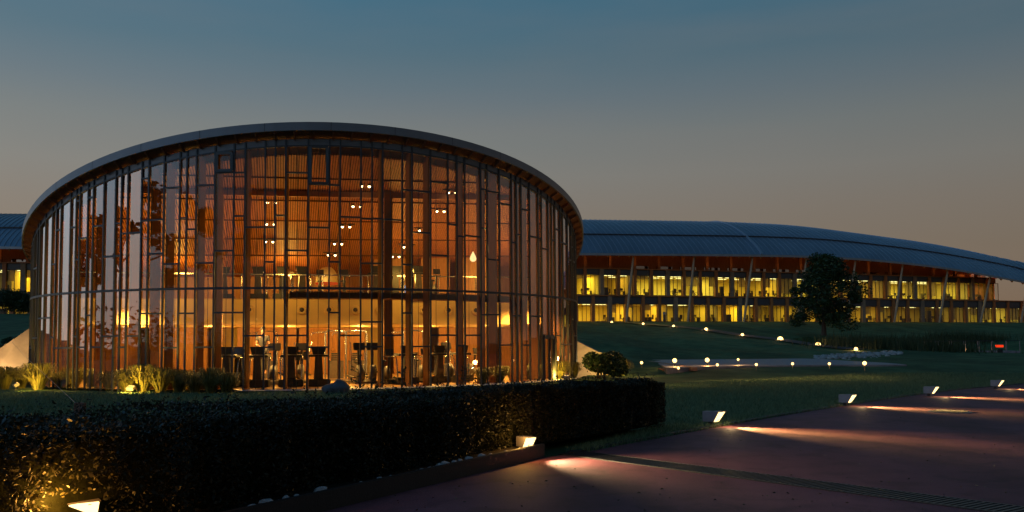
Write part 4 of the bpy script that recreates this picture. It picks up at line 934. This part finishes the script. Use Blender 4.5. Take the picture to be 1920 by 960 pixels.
for i, (a, b, z) in enumerate(lines):
    pa, pb = gnd(*a, z), gnd(*b, z); mb = MB(); mb.bar(pa+Vector((0, 0, -.06)), pb+Vector((0, 0, -.06)), .22, .16); mb.build('riser', M['stepwood'], st, SO)
for i in range(2):
    za, zb_ = lines[i][2], lines[i+1][2]; z = zb_; P = [gnd(*lines[i][0], z), gnd(*lines[i][1], z), gnd(*lines[i+1][1], z), gnd(*lines[i+1][0], z)]
    mb = MB(); mb.poly(P, [(0, 1, 2, 3)]); mb.poly([p+Vector((0, 0, -.4)) for p in P], [(0, 1, 2, 3)]); 
    for j in range(4): mb.quad(P[j], P[(j+1) % 4], P[(j+1) % 4]+Vector((0, 0, -.4)), P[j]+Vector((0, 0, -.4)))
    mb.build('tread', M['deck'], st, SO)
U2 = smooth_line(UPATH, 5); A1, A2 = [], []
for i, p in enumerate(U2):
    d = (U2[min(i+1, len(U2)-1)]-U2[max(i-1, 0)]); n3 = Vector((-d.y, d.x, 0)).normalized()
    for Lk, s in ((A1, -.9), (A2, .9)): q = p+n3*s; q.z = tz(q.x, q.y)+.07; Lk.append(q)
ribbon('hill_path', A1, A2, M['kerb'], .03)
# small bright lamps
def spot_lamp():
    r = empty('path_lamp', (0, 0, 0)); mb = MB(); mb.tube([(0, 0, -.1), (0, 0, .30)], .03, 8); mb.build('post', M['iron'], r)
    mb = MB(); mb.lathe([(.06, .28), (.13, .30), (.14, .46), (.10, .50), (0, .51)], 14); mb.build('cap', M['iron'], r)
    mb = MB(); mb.lathe([(0, -.135), (.09, -.10), (.135, 0), (.09, .10), (0, .135)], 12, (0, -.08, .40)); mb.build('lens', M['lens'], r); return r
pl_ = spot_lamp(); kf = True
SETS = [('hill', 'brightly shining lamp along the hill path below the offices, %s from the left', [(1147, 604.5, 115), (1206, 607.5, 108), (1263, 611.5, 102), (1324, 617.5, 96), (1392, 628, 88), (1463, 636.5, 80), (1534, 646.5, 72), (1605, 654.5, 66)], [1, 1, .9, 1.2, 1.1, 1.9, 1.6, 1.1]),
        ('far', 'shining lamp on the far edge of the boardwalk, %s from the left', [(1203, 680, None), (1265, 676, None), (1326, 675, None), (1384, 674, None)], [.9, 1.5, 1.5, .8]),
        ('near', 'small shining lamp on the near edge of the boardwalk, %s from the left', [(1272, 690, None), (1345, 684, None), (1418, 683.5, None), (1486, 682, None), (1555, 682, None), (1621, 681, None)], [.7, .8, .8, .8, .8, 1.2]),
        ('bridge', 'shining lamp on the footbridge over the pond, %s from the left', [(1671, 659, 84), (1745, 658.5, 87), (1784, 660, 86), (1819, 658.5, 88), (1862, 660, 87)], [.7, .9, 1.6, .8, 1.2])]
for nm, lb, Ls_, sc_ in SETS:
    for k, ((px, py, Y), s) in enumerate(zip(Ls_, sc_)):
        o = pl_ if kf else copy_tree(pl_); kf = False
        p = at(px, py, Y) if Y else gnd(px, py, .62)
        f = s*(.42+.46*p.y/90)*(1.35 if nm == 'hill' else .85); o.location = (p.x, p.y, p.z-.40*f); o.scale = (f, f, f); o.rotation_euler = (0, 0, math.atan2(-p.x, p.y)*-1)
        o.rotation_euler = (0, 0, math.atan2(p.y, p.x)-math.pi/2)
        tag(o, lb % ORD[k], 'lamp', {'hill': 'lamps along the hill path', 'far': 'lamps on the far boardwalk edge', 'near': 'lamps on the near boardwalk edge', 'bridge': 'lamps on the footbridge'}[nm])
        light('POINT', (p.x-p.x/p.y*.4, p.y-.4, p.z+.05), 75 if nm == 'hill' else 36, (1, .52, .16), None, .1, name='lamp_glow')
# ------------------------------------------------------------------ pond, bridge, rail, reeds, riprap
mb = MB(); mb.prism([(44+14.5*math.cos(a), 80+10.5*math.sin(a)) for a in np.linspace(0, 2*math.pi, 40)[:-1]], lambda u, v: (u, v, -.5), lambda u, v: (u, v, -.28)); tag(mb.build('pond_water', M['water']), kind='structure')
br_ = empty('footbridge', at(1770, 660, 87)); tag(br_, 'low flat footbridge with thin railing over the dark pond', 'bridge'); BO = tuple(br_.location)
b0, b1 = at(1640, 659.5, 87), at(1900, 660.5, 87); b0.z = b1.z = .27
mb = MB(); mb.bar(b0, b1, 2.4, .22); mb.build('bridge_deck', M['deck'], br_, BO)
for dy in (-1.15, 1.15):
    mb = MB(); mb.tube([b0+Vector((0, dy, 1.15)), b1+Vector((0, dy, 1.15))], .035, 6); mb.build('handrail', M['iron'], br_, BO)
    for i in range(11):
        p = b0.lerp(b1, i/10)+Vector((0, dy, 0)); mb = MB(); mb.bar(p, p+Vector((0, 0, 1.15)), .05, .05); mb.build('rail_post', M['lampbody'], br_, BO)
rsn = empty('red_sign', at(1875, 660, 84)); p = at(1873, 649, 84); zs = p.z-rsn.location.z; tag(rsn, 'small red lit sign on a dark post at the right end of the footbridge', 'sign')
mb = MB(); mb.box((0, 0, zs/2-.2), (.5, .12, zs-.1)); mb.build('post', M['kerb'], rsn)
mb = MB(); mb.box((-.05, -.02, zs+.0), (.75, .14, .24)); mb.build('sign_box', M['redlamp'], rsn)
N_ = 9000; P = []
for (px, py, Y, sx, k) in ((1650, 672, 70, 5, 1400), (1690, 668, 73, 3, 1500), (1760, 676, 69, 4, 900), (1860, 668, 76, 3, 700), (1610, 668, 72, 3, 700), (1720, 650, 92, 6, 1800), (1800, 648, 96, 6, 1500)):
    p = at(px, py, Y); xx = rng.normal(p.x, sx*.45, k); yy = rng.normal(p.y, 1.6, k); P.append(np.c_[xx, yy, terr(np.c_[xx, yy])])
P = np.concatenate(P); V, F = blades(P, 1.0, .035, .18); tag(fastmesh('pond_reeds', V, F, leaf_mat('reedleaf', (.018, .03, .01), (.05, .06, .02), .7, .25)), 'dark reeds growing in and around the pond', 'reeds', kind='stuff')
k = 420; px_ = rng.uniform(1528, 1690, k); VV = []; FF = []; nv = 0
sv = [np.array([v.co[:] for v in me.vertices]) for me in stone_mesh]; sfc = [np.array([p.vertices[:] for p in me.polygons]) for me in stone_mesh]
for i in range(k):
    tt = (px_[i]-1528)/160; pyy = 671-8*tt+rng.normal(0, 2.0*(.5+.8*math.sin(tt*3.1))); p = tgnd(px_[i], pyy, 20, 120); s = rng.uniform(.05, .17); j = i % 5
    a = rng.uniform(0, 6.28); Rm = np.array([[math.cos(a), -math.sin(a), 0], [math.sin(a), math.cos(a), 0], [0, 0, 1]])
    VV.append((sv[j]*np.array([s*1.3, s, s*.7])) @ Rm.T + np.array([p.x, p.y, p.z+s*.2])); FF.append(sfc[j]+nv); nv += len(sv[j])
tag(fastmesh('stone_bank', np.concatenate(VV), np.concatenate(FF), mat('bankstone', (.22, .21, .20), .85, noise=.3, nscale=3)), 'bank of pale loose stones between the boardwalk and the pond', 'stones', kind='stuff')
# ------------------------------------------------------------------ tree
def tree(base, H, Wd, seed, label, nleaf=9000, lsize=.17, trunk_r=.22, m=None, ncl=34, skew=(0, 0), cat='tree', low=.2, group=None, name='broadleaf_tree'):
    r = random.Random(seed); o = empty(name, base); tag(o, label, cat, group)
    tr_ = MB(); top = Vector((skew[0]*.3, 0, H*.62)); mid = Vector((r.uniform(-.15, .15), 0, H*.3)); tr_.tube([(0, 0, -.3), mid*.4, mid, top], [trunk_r*1.35, trunk_r, trunk_r*.75, trunk_r*.3], 9)
    cls = []
    for i in range(ncl):
        a = i*2.399+r.uniform(-.3, .3); f = (i+.5)/ncl; zz_ = H*(low+(.97-low)*f); prof = math.sin(math.pi*min(1, max(0.06, (f*.92+.14)))**.85)
        rad = Wd/2*(.25+.75*prof)*r.uniform(.35, 1.0); c = Vector((math.cos(a)*rad+skew[0]*f, math.sin(a)*rad*.9+skew[1]*f, zz_)); cls.append((c, Wd*.10*r.uniform(.6, 1.4)))
        st_ = mid.lerp(top, min(1, max(0, (f-.05)))); tr_.tube([st_, st_.lerp(c, .55)+Vector((0, 0, .12*rad)), c], [trunk_r*.36, trunk_r*.2, .02], 5)
    tr_.build('trunk', M['bark'], o)
    P = []
    for c, s in cls:
        n = int(nleaf/ncl); q = rng.normal(size=(n, 3)); q /= np.linalg.norm(q, axis=1)[:, None]; q *= (rng.uniform(.15, 1, n)**.5)[:, None]*s*np.array([1.25, 1.25, .85]); P.append(q+np.array(c))
    V, F = leaves(np.concatenate(P), lsize); fastmesh('crown', V, F, m or M['foliage'], o); return o
b = at(1545, 631, 92); tree((b.x, b.y, tz(b.x, b.y)), 8.9, 9.0, 5, 'dark leafy tree standing on the slope in front of the offices', 15500, .17, .24, low=.14, ncl=52, skew=(.4, 0))
# rounded shrub row far left, in front of the office wing
def shrub(loc_, w_, h_, d_, label, n=5000, ls=.12, m=None, name='shrub', group=None, rz=0):
    o = empty(name, loc_, rz); tag(o, label, 'shrub', group); k = 9; P = []
    for i in range(n//400+1):
        c = np.array([rng.uniform(-.5, .5)*w_*.75, rng.uniform(-.5, .5)*d_*.75, h_*rng.uniform(.35, .72)]); q = rng.normal(size=(400, 3)); q /= np.linalg.norm(q, axis=1)[:, None]; P.append(c+q*rng.uniform(.4, 1, 400)[:, None]**.5*np.array([w_*.22, d_*.25, h_*.32]))
    V, F = leaves(np.concatenate(P), ls); fastmesh('foliage', V, F, m or M['foliage'], o)
    mb = MB()
    for i in range(5): mb.tube([(random.uniform(-.1, .1)*w_, random.uniform(-.1, .1)*d_, -.1), (random.uniform(-.3, .3)*w_, random.uniform(-.3, .3)*d_, h_*.6)], .03, 5)
    mb.build('stem', M['bark'], o); return o
p = at(22, 588, 76); shrub((p.x, p.y, tz(p.x, p.y)-.1), 5.2, 2.5, 2, 'dark rounded hedge under the far left office windows', 8000, .10, name='rounded_hedge')
p = at(1128, 705, 34.5); shrub((p.x, p.y, 0), 1.9, 1.15, 1.4, 'dark bushy shrub right of the round glass building', 5000, .07)
for k, (px, py, Y) in enumerate(((1098, 640, 44), (1118, 648, 43))):
    p = at(px, py, Y); shrub((p.x, p.y, tz(p.x, p.y)-.2), 1.6, 1.0, 1.2, ('loose low shrub directly above the right wing wall', 'low shrub farther right on the dark bank beside the wing wall')[k], 2200, .07, m=M['reed'] if k == 0 else None)
for k, (px, py, Y) in enumerate(((8, 655, 42), (40, 632, 45))):
    p = at(px, py, Y); shrub((p.x, p.y, tz(p.x, p.y)-.2), 2.2, .8, 1.2, ('low dark shrub behind the left wing wall at the picture edge', 'low dark shrub behind the left wing wall next to the glass')[k], 1600, .08)
# ------------------------------------------------------------------ ornamental grasses at the foot of the glass
def grass_clump(seed, n=520, h=1.0):
    rg = np.random.default_rng(seed); a = rg.uniform(0, 2*np.pi, n); s = rg.uniform(.05, 1, n)**.7; V = []; F = []; nv = 0
    Hh = h*rg.uniform(.55, 1.1, n); wd = .011
    for i in range(n):
        d = np.array([math.cos(a[i]), math.sin(a[i]), 0]); sd_ = np.array([-d[1], d[0], 0])*wd; b = d*rg.uniform(0, .16); r = s[i]*.62*h
        p = [b, b+d*r*.35+np.array([0, 0, Hh[i]*.6]), b+d*r*.75+np.array([0, 0, Hh[i]*.95]), b+d*r*1.1+np.array([0, 0, Hh[i]*(.98-.35*s[i])])]
        V += [p[0]-sd_, p[0]+sd_, p[1]-sd_, p[1]+sd_, p[2]-sd_*.7, p[2]+sd_*.7, p[3]-sd_*.1, p[3]+sd_*.1]
        F += [(nv, nv+1, nv+3, nv+2), (nv+2, nv+3, nv+5, nv+4), (nv+4, nv+5, nv+7, nv+6)]; nv += 8
    return np.array(V), np.array(F)
gm = []
for s in range(3):
    V, F = grass_clump(s+1); o = fastmesh('ornamental_grass', V, F, M['reed']); gm.append(o.data); bpy.data.objects.remove(o)
GC = [(8, 730, 33.0, 1.0, 0), (40, 728, 33.4, .9, 0), (72, 731, 32.4, 1.15, 1), (112, 728, 31.6, .8, 0), (140, 728, 31.2, .85, 0), (172, 728, 30.4, .85, 0), (205, 731, 29.8, .9, 0), (238, 735, 29.1, .95, 1), (268, 736, 28.7, 1.05, 1), (300, 736, 28.4, 1.05, 1), (335, 736, 28.0, .9, 0), (365, 737, 27.7, .9, 0), (395, 738, 27.4, .95, 0), (425, 738, 27.2, .9, 0),
      (905, 722, 28.0, .75, 0), (935, 720, 28.6, .9, 0), (962, 716, 29.2, .85, 0), (990, 714, 30.0, .8, 0), (1018, 712, 30.8, .8, 0), (1048, 712, 31.6, 1.0, 1), (1075, 708, 32.6, .8, 0), (1165, 704, 35.0, 1.0, 1)]
GC += [(55, 722, 0, .85, 0), (95, 722, 0, .8, 0), (128, 723, 0, .85, 0), (190, 725, 0, .85, 0), (222, 727, 0, .85, 0), (255, 728, 0, .85, 0), (288, 729, 0, .85, 0), (318, 730, 0, .85, 0), (350, 731, 0, .85, 0), (380, 732, 0, .85, 0)]
li = 0; di = 0
for k, (px, py, Y, s, lit) in enumerate(GC):
    p = gnd(px, py); o = bpy.data.objects.new('ornamental_grass', gm[k % 3]); col.objects.link(o); o.location = (p.x, p.y, 0); s *= .8; o.scale = (s*1.1, s*1.1, s*random.uniform(.85, 1.05)); o.rotation_euler = (0, 0, random.uniform(0, 6))
    if lit: lb = 'arching grass clump lit yellow from below, %s lit one from the left' % ORD[li]; li += 1
    else: lb = 'dark arching grass clump at the foot of the glass, %s unlit one from the left' % ORD[min(di, 15)]; di += 1
    tag(o, lb, 'grass clump', 'ornamental grasses around the round building')
def floor_spot():
    r = empty('ground_spotlight', (0, 0, 0)); mb = MB(); mb.tube([(0, 0, 0), (0, 0, .12)], .02, 6); mb.box((0, 0, .01), (.16, .16, .02)); mb.build('foot', M['iron'], r)
    mb = MB(); mb.box((0, 0, .17), (.24, .16, .10), mtx=Matrix.Rotation(.5, 3, 'X')); mb.build('housing', M['lampbody'], r, bevel=.01)
    mb = MB(); mb.box((0, .05, .205), (.18, .012, .09), mtx=Matrix.Rotation(.5-math.pi/2, 3, 'X') @ Matrix.Rotation(math.pi/2, 3, 'X')); mb.build('lens', M['lens'], r); return r
fs = floor_spot()
for k, (px, py, Y, tx, pw, lb) in enumerate(((30, 731, 31.2, 72, 26, 'at the far left by the first lit grass clump'), (245, 738, 27.6, 268, 26, 'in front of the lit grasses left of the machines'), (1062, 716, 30.4, 1048, 20, 'in front of the lit grass near the glass door'), (1152, 703, 34.2, 1165, 14, 'beside the lit grass at the timber steps'))):
    p = gnd(px, py); q = gnd(tx, (731, 736, 712, 704)[k]); o = fs if k == 0 else copy_tree(fs); o.location = (p.x, p.y, 0); d = Vector((q.x-p.x, .8, 0)); o.rotation_euler = (0, 0, math.atan2(d.y, d.x)-math.pi/2)
    tag(o, 'small grey ground spotlight '+lb, 'spotlight', 'ground spotlights in the planting')
    light('SPOT', (q.x-.1, q.y-1.25, .16), pw*22, (1, .60, .08), None, .05, rot=aim((.06, 1, .34)), spot=(R_(105), .8), name='grass_light')
# boulder, stake and wire, saplings
bm = bmesh.new(); bmesh.ops.create_icosphere(bm, subdivisions=4, radius=1)
for v in bm.verts:
    v.co.x *= .42; v.co.y *= .3; v.co.z *= .22 if v.co.x < 0 else .30
    v.co *= 1+.06*math.sin(v.co.x*9)*math.cos(v.co.y*11)+.03*math.sin(v.co.z*23)
me = bpy.data.meshes.new('boulder'); bm.to_mesh(me); bm.free(); me.materials.append(M['rock']); me.polygons.foreach_set('use_smooth', [True]*len(me.polygons)); o = bpy.data.objects.new('boulder', me); col.objects.link(o)
p = at(630, 735, 25.6); o.location = (p.x, p.y, .12); tag(o, 'dark smooth boulder on the gravel before the glass', 'boulder')
p = at(148, 790, 13.5); o = empty('wooden_stake', (p.x, p.y, 0)); zt_ = at(148, 755, 13.5).z; mb = MB(); mb.box((0, 0, zt_/2), (.15, .12, zt_), mtx=Matrix.Rotation(.06, 3, 'Y')); mb.build('post', M['stake'], o, bevel=.01); tag(o, 'short reddish wooden stake on the lawn behind the hedge', 'stake')
w0 = at(143, 757, 13.5); w1 = at(20, 639, 36.2); mb = MB(); mb.tube([w0, w0.lerp(w1, .5)+Vector((0, 0, -.05)), w1], .0045, 5); tag(mb.build('guy_wire', M['black']), 'thin dark wire running from the stake to the left wing wall', 'wire')
def sapling(px, py, Y, h, seed, label):
    r = random.Random(seed); p = at(px, py, Y); o = empty('young_plant', (p.x, p.y, 0)); mb = MB(); pts = [Vector((0, 0, 0)), Vector((r.uniform(-.06, .06), 0, h*.5)), Vector((r.uniform(-.1, .1), 0, h))]; mb.tube(pts, [.012, .009, .004], 5); P = []
    for i in range(14):
        z = h*(.35+.62*i/14); b = Vector((pts[1].x*z/h*1.5, 0, z)); e = b+Vector((r.uniform(-.22, .22), r.uniform(-.15, .15), r.uniform(.02, .12)))*(1.2-z/h*.6); mb.tube([b, e], .004, 4); P += [b.lerp(e, t) for t in (.5, .75, 1)]
    mb.build('stem', M['bark'], o); V, F = leaves(np.array([tuple(q) for q in P]), .05); fastmesh('foliage', V, F, M['foliage'], o); tag(o, label, 'plant', 'young plants before the glass')
sapling(676, 735, 20, 1.3, 1, 'tall young plant standing before the thick timber column')
sapling(748, 735, 19, .95, 2, 'leaning young plant left of the tall narrow treadmill')
sapling(705, 735, 19, .72, 3, 'short young plant between the two other young plants')
sapling(872, 732, 20, .98, 4, 'young plant at the right, before the last lit bays')
# bollard by the offices
p = at(1246, 606, 116); o = empty('bollard', (p.x, p.y, tz(p.x, p.y))); mb = MB(); mb.tube([(0, 0, 0), (0, 0, 1.0)], .2, 8); mb.build('post', M['black'], o); mb = MB(); mb.lathe([(.2, 1.0), (.22, 1.05), (.22, 1.3), (0, 1.4)], 10); mb.build('head', M['lampbody'], o); tag(o, 'short dark bollard on the grass below the office windows', 'bollard')
# ------------------------------------------------------------------ hedge in the foreground
hg = empty('long_hedge', (-1.0, 10, .1)); tag(hg, 'long dark clipped hedge across the foreground beside the red path', 'hedge'); HO = np.array(hg.location[:])
Fr = [KA-kd*6.5+kn*.30, KA-kd*3+kn*.30, KA+kn*.28, KB-kd*.5+kn*.34, KB+kd*.6+kn*.32, Vector((1.6, 13.0, 0)), Vector((2.62, 14.5, 0))]
Bk = [Vector((-7.6, 2.6, 0)), Vector((-5.7, 5.2, 0)), Vector((-3.9, 7.6, 0)), Vector((-1.6, 10.1, 0)), Vector((-.45, 11.2, 0)), Vector((.95, 12.9, 0)), Vector((2.0, 14.5, 0))]
Hh = [.95, .93, .91, .88, .87, .85, .80]
tt = np.linspace(0, 1, 7)
def hp(s, c): # s along, c across 0 front 1 back
    f = np.stack([np.interp(s, tt, [p[i] for p in Fr]) for i in (0, 1)], 1); b = np.stack([np.interp(s, tt, [p[i] for p in Bk]) for i in (0, 1)], 1); return f*(1-c[:, None])+b*c[:, None]
def hh(s): return np.interp(s, tt, Hh)
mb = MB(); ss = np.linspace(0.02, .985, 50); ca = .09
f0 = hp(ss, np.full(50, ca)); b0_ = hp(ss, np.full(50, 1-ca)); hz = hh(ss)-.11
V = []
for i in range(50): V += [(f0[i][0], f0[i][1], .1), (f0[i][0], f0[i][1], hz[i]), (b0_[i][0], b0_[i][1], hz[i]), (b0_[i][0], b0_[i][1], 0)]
mb.poly(V, [(i*4+j, i*4+(j+1) % 4, i*4+4+(j+1) % 4, i*4+4+j) for i in range(49) for j in range(4)]+[(0, 1, 2, 3), (196, 199, 198, 197)]); mb.build('dark_core', M['hedgecore'], hg, tuple(HO))  # solid dark core added inside the foliage to block the view through it
def hedge_pts(n, which):
    s = rng.uniform(.02, 1.0, n); d = np.abs(rng.normal(0, .045, n)); lump = .05*np.sin(s*41)+.045*np.sin(s*93+1)+.03*np.sin(s*211+2)
    if which == 'front': c = d*.8-.02+lump*.5; z = rng.uniform(.16, 1, n)*hh(s)
    elif which == 'top': c = rng.uniform(0, 1, n); z = hh(s)-d+lump*.5+.02
    elif which == 'back': c = 1-d*.8+.02; z = rng.uniform(.1, 1, n)*hh(s)
    else: s = 1.0-d*.12+rng.normal(0, .006, n); c = rng.uniform(0, 1, n); z = rng.uniform(.05, 1, n)*hh(s)
    xy = hp(s, c); return np.c_[xy, z]
HP = np.concatenate([hedge_pts(62000, 'front'), hedge_pts(52000, 'top'), hedge_pts(6000, 'back'), hedge_pts(3500, 'end')])
# sprigs sticking up
for i in range(420):
    s = rng.uniform(.05, .99); c = rng.uniform(0, 1); xy = hp(np.array([s]), np.array([c]))[0]; h0 = float(hh(s)); L_ = rng.uniform(.04, .13)+.12*rng.random()**4; le = rng.normal(0, .05, 2)
    k = 9; f = np.linspace(0, 1, k); HP = np.concatenate([HP, np.c_[xy[0]+le[0]*f+rng.normal(0, .012, k), xy[1]+le[1]*f+rng.normal(0, .012, k), h0+L_*f]])
for q_ in HL:
    vd = Vector((q_.x, q_.y, 0)).normalized(); rel = HP[:, :2]-np.array([q_.x, q_.y]); al = rel @ np.array([vd.x, vd.y]); ac = np.abs(rel @ np.array([-vd.y, vd.x])); HP = HP[~((ac < .22+.05*rng.normal(size=len(HP))) & (al < .2) & (HP[:, 2] < .50+.06*rng.normal(size=len(HP))))]
HPs = .012+.014*rng.random(len(HP))**1.5
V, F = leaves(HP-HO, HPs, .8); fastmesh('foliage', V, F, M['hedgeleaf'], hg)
# weeds by the kerb lamp
# ------------------------------------------------------------------ lawn blades
def region(n, f):
    outp = []
    while sum(len(o) for o in outp) < n: outp.append(f(60000))
    return np.concatenate(outp)[:n]
ex = np.array([[p.x, p.y] for p in es[3:]])
def right_lawn(n):
    Y = 11.5+rng.uniform(0, 1, n)**1.5*24; xe = np.interp(Y, ex[:, 1], ex[:, 0]); X = xe+.07-rng.uniform(0, 1, n)*14
    k = (X/Y > -.02) & (X > np.interp(Y, [11.3, 14.5, 15, 40], [.6, 2.4, -2, -2])) & (np.hypot(X-BC.x, Y-BC.y) > BR+1.0); return np.c_[X, Y][k]
def left_lawn(n):
    Y = rng.uniform(9, 27, n); X = -Y*rng.uniform(.02, .66, n); bx = np.interp(Y, [7.6, 10.1, 11.2, 12.9, 14.5], [-4.2, -1.9, -.7, .7, 1.8]); k = (X < bx) & (np.hypot(X-BC.x, Y-BC.y) > BR+.9); return np.c_[X, Y][k]
XYb = np.concatenate([region(170000, right_lawn), region(70000, left_lawn)]); P = np.c_[XYb, terr(XYb)]
V, F = blades(P, .085, .007, .4); tag(fastmesh('lawn_grass', V, F, M['blade']), 'short mown grass of the lawns', 'grass', kind='stuff')
# ------------------------------------------------------------------ umbrella pines behind the viewpoint (mirrored in the glass)
P = []; TB = MB(); rp = random.Random(3)
for x, y, h in ((-52, 12, 13), (-46, 2, 15), (-60, 20, 12), (-40, -8, 14), (-34, -17, 15), (-26, -24, 13.5), (-66, 30, 11), (-50, -14, 12), (-18, -32, 18), (-8, -38, 20), (2, -42, 19), (12, -44, 20), (22, -44, 18), (32, -42, 18), (42, -40, 16), (58, -30, 14)):
    TB.tube([(x, y, -.2), (x+rp.uniform(-.5, .5), y, h*.4), (x+rp.uniform(-.8, .8), y, h*.72)], [.32, .25, .16], 7)
    for i in range(11):
        a = i*2.4; r_ = h*.27*rp.uniform(.3, 1); c = np.array([x+math.cos(a)*r_, y+math.sin(a)*r_, h*rp.uniform(.62, .95)]); TB.tube([(x, y, h*.55), tuple(c)], [.1, .03], 5)
        q = rng.normal(size=(240, 3)); q /= np.linalg.norm(q, axis=1)[:, None]; P.append(c+q*rng.uniform(.2, 1, 240)[:, None]**.5*np.array([h*.15, h*.15, h*.075]))
for i in range(160):
    a = rp.uniform(2.7, 5.9); R0 = rp.uniform(62, 80); x, y = R0*math.cos(a), R0*math.sin(a); hgt = rp.uniform(3.5, 7) if a < 4.15 else rp.uniform(13, 19)
    q = rng.normal(size=(90, 3)); q /= np.linalg.norm(q, axis=1)[:, None]; P.append(np.array([x, y, hgt*.5])+q*np.array([4, 4, hgt*.5])*rng.uniform(.5, 1, 90)[:, None])
V, F = leaves(np.concatenate(P), .34); pw = fastmesh('pine_wood', V, F, M['pine']); tag(pw, 'far off wood of dark umbrella pines mirrored in the round glass', 'trees', kind='stuff')
TB.build('trunks', M['bark'], pw)
